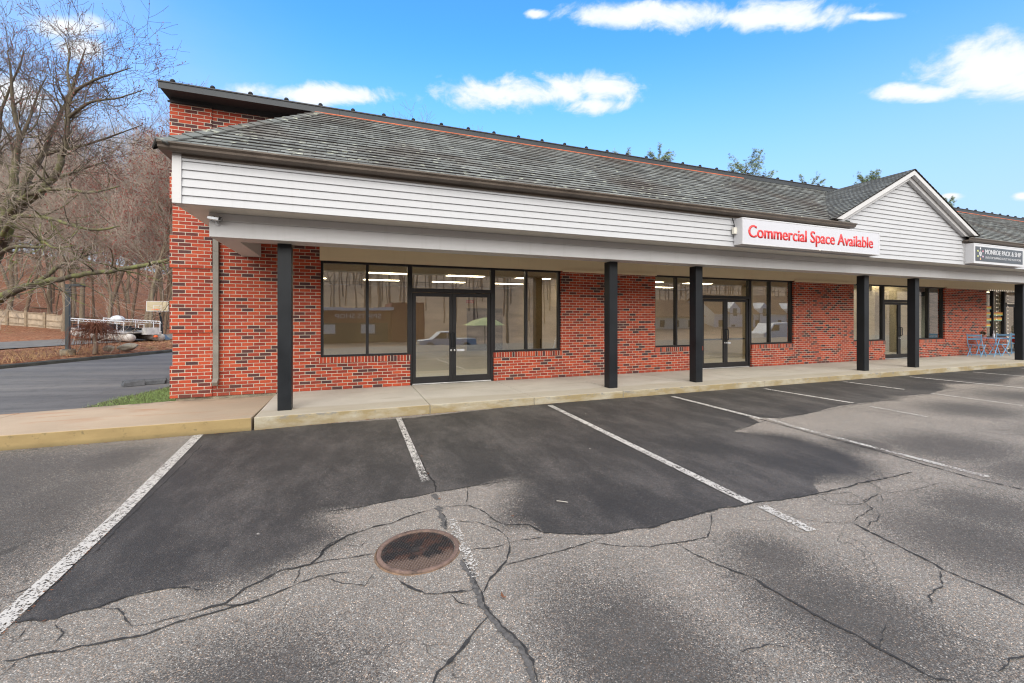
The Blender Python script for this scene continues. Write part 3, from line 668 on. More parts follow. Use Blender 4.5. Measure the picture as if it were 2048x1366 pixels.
CRACKS= [(0.016, [(-1.778, 3.207), (-1.729, 3.23), (-1.664, 3.232), (-1.615, 3.195), (-1.532, 3.182), (-1.506, 3.214), (-1.422, 3.225), (-1.358, 3.219), (-1.328, 3.257), (-1.267, 3.277), (-1.145, 3.294), (-1.038, 3.287), (-0.937, 3.25), (-0.818, 3.17)]), (0.014, [(-1.6, 2.885), (-1.524, 2.873), (-1.452, 2.883), (-1.353, 2.866), (-1.304, 2.871), (-1.227, 2.856), (-1.159, 2.858), (-0.991, 2.851), (-0.891, 2.899), (-0.708, 2.911), (-0.487, 2.938)]), (0.007, [(-1.358, 3.219), (-1.246, 3.159), (-1.189, 3.095), (-1.099, 2.963), (-1.016, 2.942), (-0.844, 2.954)]), (0.01, [(-1.537, 2.773), (-1.529, 2.823), (-1.524, 2.873)]), (0.006, [(-1.523, 3.177), (-1.477, 3.084), (-1.425, 3.028), (-1.424, 2.907)]), (0.005, [(-1.622, 2.976), (-1.624, 3.088), (-1.643, 3.176)]), (0.018, [(-0.844, 2.954), (-0.667, 2.978), (-0.619, 3.083), (-0.421, 3.22), (-0.24, 3.219), (-0.175, 3.323), (-0.152, 3.398), (0.018, 3.559)]), (0.01, [(-0.723, 2.972), (-0.586, 2.916), (-0.465, 2.948), (-0.311, 3.014), (-0.173, 3.064), (0.015, 3.027)]), (0.008, [(-0.311, 3.014), (-0.302, 3.1), (-0.299, 3.224)]), (0.012, [(-0.412, 3.174), (-0.299, 3.224), (-0.087, 3.227), (0.172, 3.197)]), (0.016, [(-0.198, 3.279), (-0.116, 3.465), (0.004, 3.548), (0.205, 3.608), (0.324, 3.602), (0.427, 3.671), (0.667, 3.742)]), (0.011, [(-0.205, 4.046), (0.02, 4.044), (0.246, 4.049), (0.695, 4.082), (0.769, 4.102), (1.133, 4.105), (1.53, 4.112)]), (0.016, [(0.769, 6.319), (0.79, 5.4), (0.794, 4.827), (0.816, 4.35), (0.787, 4.095)]), (0.09, [(0.763, 4.067), (0.755, 3.927)]), (0.075, [(0.747, 3.795), (0.74, 3.672)]), (0.05, [(0.74, 3.672), (0.738, 3.497), (0.714, 3.347)]), (0.022, [(0.693, 3.839), (0.744, 3.874)]), (0.042, [(0.722, 2.895), (0.734, 2.705), (0.733, 2.583), (0.737, 2.488), (0.732, 2.371), (0.737, 2.293), (0.762, 2.18), (0.801, 2.058), (0.807, 1.985), (0.81, 1.885), (0.791, 1.783)]), (0.024, [(0.726, 2.285), (0.665, 2.226), (0.574, 2.147), (0.496, 2.09), (0.395, 2.018), (0.362, 1.952)]), (0.01, [(0.78, 3.76), (0.992, 3.708), (1.069, 3.581), (1.131, 3.359), (1.186, 3.246)]), (0.008, [(1.097, 4.1), (0.991, 3.719)]), (0.02, [(1.126, 3.059), (1.106, 2.952), (1.022, 2.776), (0.938, 2.683), (0.821, 2.586), (0.766, 2.502)]), (0.008, [(0.801, 3.463), (1.004, 3.363), (1.096, 3.194), (1.126, 3.059)]), (0.015, [(0.28, 2.871), (0.309, 2.792), (0.359, 2.701), (0.436, 2.613), (0.521, 2.584), (0.698, 2.549), (0.724, 2.565)]), (0.008, [(0.586, 2.548), (0.601, 2.469), (0.673, 2.403), (0.718, 2.385)]), (0.009, [(1.121, 2.983), (1.398, 2.966)]), (0.009, [(0.978, 2.717), (1.228, 2.727), (1.45, 2.742), (1.669, 2.765), (1.841, 2.798)]), (0.008, [(0.791, 2.997), (0.975, 2.952), (1.1, 2.969)]), (0.018, [(1.178, 3.249), (1.357, 3.177), (1.414, 3.009), (1.543, 2.949), (1.656, 2.888), (1.854, 2.817), (2.046, 2.824), (2.22, 2.78), (2.465, 2.803), (2.68, 2.806), (2.99, 2.843), (3.217, 2.809), (3.373, 2.825), (3.661, 2.759), (4.001, 2.745), (4.264, 2.742), (4.746, 2.767), (5.21, 2.76), (5.6, 2.764)]), (0.009, [(2.864, 2.792), (2.664, 2.612), (2.517, 2.505), (2.238, 2.524), (2.033, 2.546), (1.841, 2.637), (1.692, 2.734)]), (0.015, [(2.238, 2.524), (2.268, 2.315), (2.345, 2.097), (2.395, 1.991), (2.398, 1.858), (2.422, 1.751), (2.429, 1.614), (2.459, 1.481), (2.473, 1.331), (2.481, 1.215), (2.498, 1.149), (2.581, 1.099)]), (0.007, [(4.037, 2.719), (3.998, 2.529), (4.203, 2.45), (4.59, 2.53), (4.594, 2.504), (4.454, 2.397)]), (0.007, [(3.781, 2.266), (4.219, 2.359), (4.324, 2.481), (4.603, 2.525)]), (0.006, [(3.8, 2.17), (3.926, 2.21), (4.016, 2.203), (4.145, 2.267)]), (0.006, [(3.352, 2.553), (3.554, 2.362), (3.781, 2.266)]), (0.006, [(3.996, 2.747), (4.415, 2.659), (4.321, 2.46)]), (0.015, [(3.781, 2.266), (3.737, 2.11), (3.7, 1.929), (3.661, 1.737), (3.623, 1.628), (3.621, 1.541), (3.619, 1.383), (3.617, 1.263), (3.599, 1.16)]), (0.008, [(3.586, 1.624), (3.42, 1.537), (3.199, 1.495), (3.102, 1.438)]), (0.006, [(4.772, 2.716), (4.751, 2.517), (5.129, 2.472), (5.562, 2.48)]), (0.022, [(6.369, 6.022), (6.25, 5.106), (6.185, 4.55), (6.129, 4.074), (6.105, 3.447), (6.014, 2.854), (5.966, 2.424), (6.02, 2.103), (6.026, 1.882)]), (0.01, [(6.411, 5.118), (7.561, 5.111), (8.723, 5.254), (10.106, 5.354), (11.885, 5.467), (13.594, 5.524), (15.652, 5.468)]), (0.009, [(5.287, 4.684), (5.706, 4.831), (6.286, 5.018)]), (0.01, [(-1.992, 6.972), (-1.919, 5.534), (-1.884, 4.904), (-1.806, 4.296), (-1.738, 3.65), (-1.727, 3.285)]), (0.01, [(-1.808, 6.853), (-1.757, 5.428), (-1.745, 4.54), (-1.704, 3.952)]), (0.008, [(-1.969, 3.551), (-1.89, 3.572), (-1.846, 3.646), (-1.752, 3.638)]), (0.006, [(0.018, 3.559), (-0.184, 3.369)]), (0.007, [(-0.017, 3.408), (0.102, 3.322), (0.141, 3.434)]), (0.006, [(-0.167, 3.061), (-0.015, 2.898), (0.102, 2.839), (0.152, 2.941)]), (0.006, [(2.692, 1.449), (2.469, 1.35)]), (0.01, [(2.807, 1.072), (2.974, 1.085), (3.109, 1.066)]), (0.006, [(1.799, 1.579), (1.993, 1.572), (2.079, 1.503)])]
# ------------------------------------------------------------------ parking lot
def poly_sdf(px, py, poly):
    P = np.array(poly); Q = np.roll(P, -1, axis=0)
    d = np.full(px.shape, 1e9); inside = np.zeros(px.shape, bool)
    for (ax, ay), (bx, by) in zip(P, Q):
        ex, ey = bx-ax, by-ay; wx, wy = px-ax, py-ay
        tt = np.clip((wx*ex+wy*ey)/(ex*ex+ey*ey+1e-12), 0, 1)
        d = np.minimum(d, np.hypot(wx-ex*tt, wy-ey*tt))
        c = ((ay > py) != (by > py)) & (px < (bx-ax)*(py-ay)/((by-ay) if abs(by-ay) > 1e-12 else 1e-12)+ax)
        inside ^= c
    return np.where(inside, d, -d)
def axis(segs):
    out = []
    for a, b, st in segs: out += list(np.arange(a, b-1e-6, st))
    out.append(segs[-1][1]); return np.array(out)
gx = axis([(-40, -6, 2.0), (-6, 9, 0.05), (9, 24, 0.12), (24, 48, 1.0)])
gy = axis([(-16, 0, 1.0), (0, 1.2, 0.2), (1.2, 7.6, 0.05)])
GX, GY = np.meshgrid(gx, gy)
fx, fy = GX.ravel(), GY.ravel()
gzv = np.interp(fx, [-1.3, .5, 3, 8, 60], [-.015, .017, .037, .045, .05])
gzv = gzv + np.where(fy < -6, -(np.clip((-6-fy)/10, 0, 1)**1.3)*1.0, 0)
ov = poly_sdf(fx, fy, DARK)
fzv = np.zeros_like(fx)
for sx_, sy_ in SOFTP: fzv = np.maximum(fzv, np.clip(1-np.hypot(fx-sx_, fy-sy_)/0.42, 0, 1))
fzv = np.clip(fzv*1.6, 0, 1)
fzv = np.maximum(fzv, np.clip((fx-12.0)/8.0, 0, 0.5))
bl = np.zeros_like(fx)
BLOBS = [(-0.45,2.10,.62,.62),(-0.75,1.4,.75,.6),(1.35,1.75,.50,.78),(2.60,1.60,.55,.75),(2.75,2.15,.33,.35),(7.1,3.15,1.05,.75),(6.2,3.6,.6,.45),(4.35,1.75,.7,.62),(5.1,2.0,.7,.5),(10.4,4.3,1.0,.75),(13.2,4.6,1.1,.8),(-2.6,4.6,.75,2.3),(-3.6,5.6,1.6,1.7),(-2.7,2.6,.6,1.0),(-3.0,4.4,1.1,2.2),(-4.0,6.2,2.2,1.6),(-2.65,6.5,.55,.9),(16.2,4.9,1.1,.8),(6.9,2.2,.9,.6),(9.5,2.6,1.0,.8),(0.2,1.0,.8,.5)]
for bx_, by_, rx_, ry_ in BLOBS: bl = np.maximum(bl, np.exp(-(((fx-bx_)/rx_)**2+((fy-by_)/ry_)**2)*0.9)*0.92)
nxg, nyg = len(gx), len(gy)
idx = np.arange(nxg*nyg).reshape(nyg, nxg)
quads = np.stack([idx[:-1,:-1], idx[:-1,1:], idx[1:,1:], idx[1:,:-1]], -1).reshape(-1, 4)
def grid_mesh(name, vx, vy, vz, quads, material):
    me = bpy.data.meshes.new(name); nv = len(vx)
    me.vertices.add(nv); me.vertices.foreach_set('co', np.stack([vx, vy, vz], -1).astype(np.float32).ravel())
    nq = len(quads); me.loops.add(nq*4); me.loops.foreach_set('vertex_index', quads.astype(np.int32).ravel())
    me.polygons.add(nq); me.polygons.foreach_set('loop_start', np.arange(nq, dtype=np.int32)*4)
    me.polygons.foreach_set('use_smooth', np.ones(nq, dtype=bool))
    me.update(calc_edges=True); me.materials.append(M[material])
    o = bpy.data.objects.new(name, me); COL.objects.link(o); return o
lot = grid_mesh('parking_lot', fx, fy, gzv, quads, 'lot')
for nm, arr in (('overlay', ov), ('fuzzy', fzv), ('blotch', bl)):
    a = lot.data.attributes.new(nm, 'FLOAT', 'POINT'); a.data.foreach_set('value', arr.astype(np.float32))
tag(lot, kind='structure')

rng = random.Random(7)
def ribbon(mb, pts, w, lift, jag=0.5, step=0.03, taper=True, mi=0):
    # resample with small sideways wander, jagged width
    P = [Vector((x, y, 0)) for x, y in pts]; out = []
    for a, b in zip(P[:-1], P[1:]):
        n = max(1, int((b-a).length/step))
        for k in range(n): out.append(a.lerp(b, k/n))
    out.append(P[-1])
    n = len(out); wob = 0; L = []; Rr = []
    for k, p in enumerate(out):
        d = (out[min(k+1, n-1)]-out[max(k-1, 0)]); d.normalize(); s = Vector((-d.y, d.x, 0))
        wob = wob*0.75+rng.uniform(-1, 1)*0.006
        ww = w*0.5*(1+rng.uniform(-jag, jag))
        if taper: ww *= min(1, 0.25+min(k, n-1-k)*0.25)
        c = p+s*wob
        for lst, q in ((L, c+s*ww*(1+rng.uniform(-.3, .3))), (Rr, c-s*ww*(1+rng.uniform(-.3, .3)))): lst.append((q.x, q.y, gz(q.x)+lift))
    for k in range(n-1): mb.face([L[k], Rr[k], Rr[k+1], L[k+1]], mi)
ck = MB(); sl = MB()
for w, pts in CRACKS:
    far = pts[0][1]
    if w > 0.03: ribbon(sl, pts, w*.8, 0.0035, 0.45, 0.015)
    else: ribbon(ck, pts, w*0.8, 0.005, 0.75, 0.025 if w < 0.02 else 0.04)
    if 0.03 < w < 0.06:   # dark open edges beside a sealed crack
        o_ = [(x+0.018, y+0.004) for x, y in pts]; ribbon(ck, o_, 0.010, 0.006, 0.9, 0.02)
tag(ck.build('asphalt_cracks', 'crack', fix=False), kind='structure')
tag(sl.build('crack_sealant', 'seal', fix=False), kind='structure')

def line_strip(pts, w, wear, nm='parking_line'):
    mb = MB(); wv = []
    P = [Vector((x, y, 0)) for x, y in pts]; out = []
    for a, b in zip(P[:-1], P[1:]):
        n = max(2, int((b-a).length/0.12))
        for k in range(n): out.append((a.lerp(b, k/n)))
    out.append(P[-1]); n = len(out)
    for k in range(n-1):
        q = []
        for p in (out[k], out[k+1]):
            d = (out[min(k+1, n-1)]-out[max(k, 0)]) if k < n-1 else d
            d = d.normalized(); s = Vector((-d.y, d.x, 0))*w/2
            q.append(((p+s).x, (p+s).y, gz((p+s).x)+0.008)); q.append(((p-s).x, (p-s).y, gz((p-s).x)+0.008))
        mb.face([q[0], q[1], q[3], q[2]])
    o = mb.build(nm, 'paint', fix=False)
    a = o.data.attributes.new('wear', 'FLOAT', 'POINT')
    for i, v in enumerate(o.data.vertices): a.data[i].value = wear(v.co.y)
    return tag(o, kind='structure')
line_strip([(-2.01, 7.44), (-1.83, 4.6), (-1.79, 3.2), (-1.80, 1.6)], 0.115, lambda y: 0.575)
line_strip([(0.79, 7.35), (0.74, 4.40)], 0.085, lambda y: 0.60 if y > 5.6 else 0.60+0.10*(5.6-y))
line_strip([(0.795, 3.49), (0.776, 2.66)], 0.075, lambda y: 0.72)
line_strip([(3.545, 7.32), (3.33, 2.82)], 0.10, lambda y: 0.575)
line_strip([(3.37, 2.74), (3.34, 2.28)], 0.10, lambda y: 0.60)
line_strip([(6.32, 7.2), (6.26, 5.09)], 0.10, lambda y: 0.58)
line_strip([(6.38, 5.06), (6.27, 4.54), (6.15, 2.4)], 0.085, lambda y: 0.66-0.05*math.sin(y*9))
line_strip([(8.98, 7.22), (9.05, 5.4)], 0.10, lambda y: 0.575)
line_strip([(9.0, 5.1), (8.93, 4.2)], 0.09, lambda y: 0.66)
line_strip([(11.87, 7.3), (11.86, 6.0)], 0.11, lambda y: 0.60)
line_strip([(11.8, 5.5), (11.74, 4.1)], 0.10, lambda y: 0.66)
line_strip([(14.57, 7.25), (14.7, 5.1)], 0.11, lambda y: 0.55)
line_strip([(17.6, 7.2), (17.67, 5.4)], 0.11, lambda y: 0.57)
line_strip([(20.4, 7.2), (20.4, 5.4)], 0.11, lambda y: 0.57)

# small fallen leaves caught along the kerb foot and in the wide cracks
lm = MB(); rl = random.Random(11)
def leafq(x, y, z, s):
    a = rl.uniform(0, 6.28); ca, sa = math.cos(a), math.sin(a); tl = rl.uniform(0.0, 0.5)
    pts = [(-1,0),( -.2,.45),(1,0.05),(-.1,-.45)]
    lm.face([(x+(u*ca-v*sa)*s, y+(u*sa+v*ca)*s, z+0.004+max(0, u)*s*tl+0.4*abs(v)*s*rl.random()) for u, v in pts])
for k in range(560):
    x = rl.choice([rl.uniform(-4.4, 2.0), rl.uniform(-2.5, 6), rl.uniform(0, 14)]); leafq(x, 7.47-abs(rl.gauss(0, 0.035))-0.012, gz(x), rl.uniform(0.006, 0.017))
for k in range(70):
    yy = rl.uniform(1.8, 3.2); leafq(-1.715-.06*max(0, yy-2.2)+rl.gauss(0, 0.018), yy+1.2, gz(-1.6)+.006, rl.uniform(0.004, 0.009))
for x, y, s in ((0.79,3.92,.02),(0.83,5.2,.018),(0.80,4.6,.015),(0.86,2.42,.022),(0.865,2.40,.016),(1.28,3.35,.024),(-1.58,3.17,.018)): leafq(x, y, gz(x)+.006, s)
tag(lm.build('leaf_debris', 'leaf', fix=False), kind='stuff')
st = MB(); st.tube([(1.760,3.488,gz(1.76)+.007),(1.80,3.455,gz(1.8)+.009),(1.838,3.424,gz(1.84)+.007)], 0.0034, 7)
tag(st.build('paper_straw', 'found2'), 'thin white paper straw lying on the dark asphalt right of the manhole', 'straw')

# ------------------------------------------------------------------ manhole
mh = thing('manhole_cover', 'round rusty cast iron manhole cover set in the cracked asphalt', 'manhole cover', (0.476, 3.125, gz(0.47)))
RX = 0.288
rim = MB(); rim.lathe([(RX-.030,-.02),(RX-.030,.010),(RX-.024,.0145),(RX-.004,.0145),(RX,.010),(RX+.004,-.02)], n=64)
# open the disc caps of the ring
rim.f = rim.f[:-2]; rim.m = rim.m[:-2]
rim.build('frame_ring', 'rust', mh, smooth=True)
ring2 = MB(); ring2.lathe([(RX+.003,-.01),(RX+.004,.004),(RX+.012,.003),(RX+.018,-.01)], n=64); ring2.f = ring2.f[:-2]; ring2.m = ring2.m[:-2]
ring2.build('rust_stained_collar', simple('rust_stain', (0.15, 0.095, 0.06), 0.9, 0, 0.5, 14), mh, smooth=True)
lid = MB(); lid.lathe([(RX-.034,-.03),(RX-.034,.003),(0.001,.003)], n=64)
kx = 0.0225
for i in range(-16, 17):
    for j in range(-16, 17):
        x = (i+0.5*(j % 2))*kx; y = j*kx*0.87
        if x*x+y*y < (RX-.046)**2 and not (abs(x+0.25*y) < 0.05 and abs(y) < 0.05 and (x*x+y*y) < 0.0026):
            lid.lathe([(0.0085,.003),(0.0072,.010),(0.003,.0115)], (x, y, 0), n=7)
lid.obox((0.0,0.0,0.005),(0.035,0.012,0),(-0.004,0.010,0),(0,0,0.002)); lid.obox((0.17,-0.13,0.003),(0.014,0.012,0),(-0.006,0.007,0),(0,0,0.0015))
lid.build('lid', 'lid', mh)

# ------------------------------------------------------------------ pavement
def slab(x0, x1, y0, y1, zf, zb, zbot=-0.15):
    return [(x0,y0,zbot),(x1,y0,zbot),(x1,y1,zbot),(x0,y1,zbot),(x0,y0,zf),(x1,y0,zf),(x1,y1,zb),(x0,y1,zb)]
def add8(mb, v):
    i = len(mb.v); mb.v += v
    for q in ((0,3,2,1),(4,5,6,7),(0,1,5,4),(1,2,6,5),(2,3,7,6),(3,0,4,7)): mb.f.append(tuple(i+k for k in q)); mb.m.append(0)
wk = MB(); xs = [-1.325, 1.335, 3.30, 5.30, 7.3, 9.3, 11.6, 13.7, 15.8, 18.0, 20.2, 22.3, 24.4, 26.5, 28.6, 30.7, 33, 35.5, 40]
rw = random.Random(3)
for a, b in zip(xs[:-1], xs[1:]):
    j = rw.uniform(-.004, .004); add8(wk, slab(a+.005, b-.004, 7.475+j, 9.80, .18+rw.uniform(-.002,.002), .18))
tag(wk.build('pavement', 'walk', bevel=0.014, segs=3), kind='structure')
ap = MB()
i0 = len(ap.v)
def quadslab(pts, zbot=-0.15):
    i = len(ap.v)
    for x, y, z in pts: ap.v.append((x, y, zbot))
    for x, y, z in pts: ap.v.append((x, y, z))
    n = len(pts); ap.f.append(tuple(i+k for k in range(n))[::-1]); ap.m.append(0); ap.f.append(tuple(i+n+k for k in range(n))); ap.m.append(0)
    for k in range(n): ap.f.append((i+k, i+(k+1) % n, i+n+(k+1) % n, i+n+k)); ap.m.append(0)
quadslab([(-4.98,7.472,.178),(-1.355,7.472,.178),(-1.345,9.80,.128),(-3.06,9.80,.128),(-4.07,9.62,.130),(-4.98,9.42,.133)])
quadslab([(-14,7.472,.178),(-4.99,7.472,.178),(-4.99,9.42,.133),(-14,8.3,.13)])
tag(ap.build('side_apron', 'apron', bevel=0.012, segs=3), kind='structure')

# ------------------------------------------------------------------ the strip of shops
WY = 9.77; XE = 38.0
bld = thing('shop_building', 'long red brick shopping strip with white clapboard canopy and shingled roof', 'building', (0, 0, 0))
GROUPS = [  # x of: left end, pane split, door left, door right, pane split, right end
    (-0.52, 0.40, 1.305, 3.265, 4.13, 5.055),
    (7.98, 8.77, 9.66, 11.62, 12.47, 13.45),
    (16.42, 17.28, 18.17, 20.13, 20.95, 21.9),
    (24.92, 25.60, 26.52, 28.48, 29.4, 30.4)]
HEAD = 2.88; SILL = 0.86; RLB = 0.735
wl = MB(); T = 0.22
edges = [-3.05]
for g in GROUPS: edges += [g[0], g[5]]
edges.append(XE)
for a, b in zip(edges[0::2], edges[1::2]): wl.box(a, b, WY, WY+T, .18, HEAD)
for g in GROUPS:
    wl.box(g[0], g[2], WY, WY+T, .18, RLB); wl.box(g[3], g[5], WY, WY+T, .18, RLB)
wl.box(-3.05, XE, WY, WY+T, HEAD, 5.70)
wl.box(-3.05, -3.05+T, WY+T, 26, .18, 5.70)      # side wall
for z0, z1 in ((.18,.79),(1.40,2.01),(2.62,3.23),(3.84,4.45),(5.06,5.68)): wl.box(-3.085, -2.42, WY-.028, WY+.3, z0+.002, z1-.002)
wl.build('brick_wall', 'brick', bld, bevel=0.004, segs=1)
fd = MB(); fd.box(-3.0, -1.34, WY+.015, WY+.15, -.1, .178); fd.build('foundation', 'found', bld)
for g in GROUPS:
    for a, b in ((g[0]-.035, g[2]+.012), (g[3]-.012, g[5]+.035)):
        sm = MB(); sm.box(a, b, WY-.018, WY+.12, RLB+.002, SILL); sm.build('window_sill', 'rowlock', bld, bevel=0.004, segs=1)
# beige header board, little ledge over the brick piers
hp = MB(); prev = -0.54
for x in (3.9, 8.6, 12.95, 18.35, 23.0, 27.9, XE): hp.box(prev+.002, x-.002, WY-.016, WY-.002, HEAD-.006, 3.236); prev = x
hp.build('header_panel', 'beige', bld)
for a, b in ((5.09, 8.0), (13.46, 16.45), (21.93, 24.95), (30.4, 34)):
    tm = MB(); tm.box(a, b, WY-.05, WY-.0165, HEAD-.035, HEAD+.030); tm.build('ledge_trim', 'beige', bld, bevel=.004)

FY = WY+.055
def frame_bar(mb, x0, x1, z0, z1, y0=FY, y1=FY+.11): mb.box(x0, x1, y0, y1, z0, z1)
def make_window(x0, xm, x1, z0, z1, fw=.05):
    w = MB()
    frame_bar(w, x0, x0+fw, z0, z1); frame_bar(w, x1-fw, x1, z0, z1)
    frame_bar(w, x0+fw+.0005, x1-fw-.0005, z0, z0+fw*.9); frame_bar(w, x0+fw+.0005, x1-fw-.0005, z1-fw*.9, z1)
    if xm: frame_bar(w, xm-fw*.6, xm+fw*.6, z0+fw*.9+.0005, z1-fw*.9-.0005)
    o = w.build('window', 'frame', bld, bevel=.004)
    spans = [(x0+fw, xm-fw*.6), (xm+fw*.6, x1-fw)] if xm else [(x0+fw, x1-fw)]
    for a, b in spans:
        p = MB(); p.box(a-.01, b+.01, FY+.052, FY+.058, z0+fw*.9-.01, z1-fw*.9+.01); p.build('pane', 'glass', o)
    return o
def make_door(x0, x1, hinge, gi):
    """one glazed leaf"""
    st = .075; y0, y1 = FY+.02, FY+.075; z0, z1 = .205, 2.255
    d = MB(); d.box(x0, x0+st, y0, y1, z0, z1); d.box(x1-st, x1, y0, y1, z0, z1)
    d.box(x0+st+.0005, x1-st-.0005, y0, y1, z0, z0+.14); d.box(x0+st+.0005, x1-st-.0005, y0, y1, z1-.085, z1)
    o = d.build('door', 'frame', bld, bevel=.004)
    p = MB(); p.box(x0+st-.01, x1-st+.01, y0+.024, y0+.030, z0+.13, z1-.075); p.build('pane', 'glass', o)
    hx = x1-st*.5 if hinge == 'L' else x0+st*.5
    h = MB(); h.tube([(hx, y0+.002, 1.02), (hx, y0-.055, 1.03), (hx, y0-.065, 1.06), (hx, y0-.065, 1.30), (hx, y0-.055, 1.33), (hx, y0+.002, 1.34)], .013, 10)
    h.build('handle', 'black', o, smooth=True)
    lk = MB(); lk.lathe([(.021, 0), (.021, .008), (.012, .012)], (x1-st*.5 if hinge == 'L' else x0+st*.5, y0, .93), 14, axis=(0,-1,0)); lk.build('lock', 'steel', o)
    if gi in (1, 3) :
        pb = MB(); pb.bar((x0+st, y1+.03, 1.04), (x1-st, y1+.03, 1.04), .03, .045); pb.build('push_bar', 'black', o)
    return o
for gi, g in enumerate(GROUPS):
    make_window(g[0], g[1], g[2]-.0, SILL+.002, HEAD-.002)
    make_window(g[3], g[4], g[5], SILL+.002, HEAD-.002)
    df = MB(); fw = .055
    frame_bar(df, g[2]+.0005, g[2]+fw, .182, HEAD-.002); frame_bar(df, g[3]-fw, g[3]-.0005, .182, HEAD-.002)
    frame_bar(df, g[2]+fw+.0005, g[3]-fw-.0005, 2.262, 2.35); frame_bar(df, g[2]+fw+.0005, g[3]-fw-.0005, HEAD-.047, HEAD-.002)
    o = df.build('door_frame', 'frame', bld, bevel=.004)
    p = MB(); p.box(g[2]+fw-.01, g[3]-fw+.01, FY+.052, FY+.058, 2.34, HEAD-.04); p.build('pane', 'glass', o)
    th = MB(); th.box(g[2]+fw, g[3]-fw, FY-.01, FY+.13, .1805, .200); th.build('threshold', 'alu', o, bevel=.004)
    mid = (g[2]+g[3])/2
    L = make_door(g[2]+fw+.004, mid-.003, 'L', gi); Rr = make_door(mid+.003, g[3]-fw-.004, 'R', gi)
    if gi in (0, 1):
        sk = MB(); sk.box(mid+.10, mid+.28-.06*gi, FY+.0395, FY+.0435, .905, .955); sk.build('door_notice', 'white', Rr)

# canopy: beam, soffit, posts
bm_ = MB()
bm_.box(-1.91, XE, 7.552, 7.95, 2.885, 3.118); bm_.box(-1.91, XE, 7.550, 7.95, 3.1205, 3.2385)
bm_.box(-1.91, -1.60, 7.9505, WY-.002, 2.888, 3.2385)
bm_.build('canopy_beam', 'trim', bld, bevel=.004)
sf = MB(); sf.box(-2.205, XE, 7.118, WY-.0175, 3.240, 3.262); sf.build('soffit', 'soffit', bld)
for cx_ in (-0.955, 5.32, 7.67, 13.76, 16.15, 22.49, 24.9, 31.2):
    c = MB(); c.box(cx_-.1025, cx_+.1025, 7.85, 8.055, .1805, 2.884)
    c.build('column', 'black', bld, bevel=.007)

# clapboards
GX0, GPX, GX1, GPZ, GEZ = 10.92, 14.04, 17.12, 5.60, 4.06      # gable eaves, peak
sg = MB(); e = 0.1165; z0 = 3.240; gs = (GPZ-GEZ)/(GPX-GX0)
def plank(xa0, xb0, xa1, xb1, z, zt):
    # lower edge stands proud, butt 14 mm
    y0, y1, yb = 7.078, 7.099, 7.118
    v = [(xa0,y0,z),(xb0,y0,z),(xb1,y1,zt),(xa1,y1,zt),(xa0,yb,z),(xb0,yb,z),(xb1,yb,zt),(xa1,yb,zt)]
    i = len(sg.v); sg.v += v
    for q in ((0,1,2,3),(4,7,6,5),(0,4,5,1),(3,2,6,7),(0,3,7,4),(1,5,6,2)): sg.f.append(tuple(i+k for k in q)); sg.m.append(0)
k = 0
while z0+k*e < GPZ-.12:
    z = z0+k*e; zt = z+e
    if zt < 3.95: plank(-2.105, 16.81, -2.105, 16.81, z, zt); plank(16.84, XE, 16.84, XE, z, zt)
    else:
        zc0, zc1 = max(z, 3.95), min(zt, GPZ-.10)
        h0 = (GPZ-.10-max(z, GEZ-.05))/gs; h1 = (GPZ-.10-zc1)/gs
        h0 = min(h0, GPX-GX0-.05); h1 = min(h1, GPX-GX0-.05)
        plank(GPX-h0, GPX+h0, GPX-max(h1, .01), GPX+max(h1, .01), z, zt if zt < GPZ-.1 else GPZ-.1)
    k += 1
sg.build('clapboard_siding', 'siding', bld)
bk = MB(); bk.box(-2.2, XE, 7.12, 7.30, 3.2625, 3.93); bk.prism([(GX0+.2, 3.935), (GX1-.2, 3.935), (GPX, GPZ-.2)], 7.125, 7.3, axis='y'); bk.build('canopy_frame', 'trim', bld)
cb = MB(); cb.box(-2.213, -2.106, 7.066, 7.30, 3.236, 3.935); cb.build('corner_board', 'trim', bld, bevel=.004)
ct = MB(); ct.box(16.812, 16.838, 7.07, 7.117, 3.237, 3.93); ct.build('siding_joint_strip', 'trim', bld)

# eaves gutter, broken by the gable; boxed return at the left end
gp = [(7.068,3.905),(6.965,3.905),(6.925,3.930),(6.918,3.958),(6.888,3.985),(6.886,4.005),(6.897,4.008),(6.930,3.980),(6.94,3.945),(7.068,3.945)]
gt = MB(); gt.prism(gp, -2.325, 11.72); gt.box(-2.325, -2.205, 7.0685, 7.6, 3.905, 4.0); gt.build('gutter', 'gutter', bld)
gt = MB(); gt.prism(gp, 16.75, XE); gt.build('gutter', 'gutter', bld)
fb = MB(); fb.box(-2.2, 11.72, 7.0685, 7.0815, 3.86, 3.905); fb.box(16.75, XE, 7.0685, 7.0815, 3.86, 3.905); fb.build('fascia_shadow_board', 'gutter', bld)  # brown board, also drawn in for the shadow line under the gutter

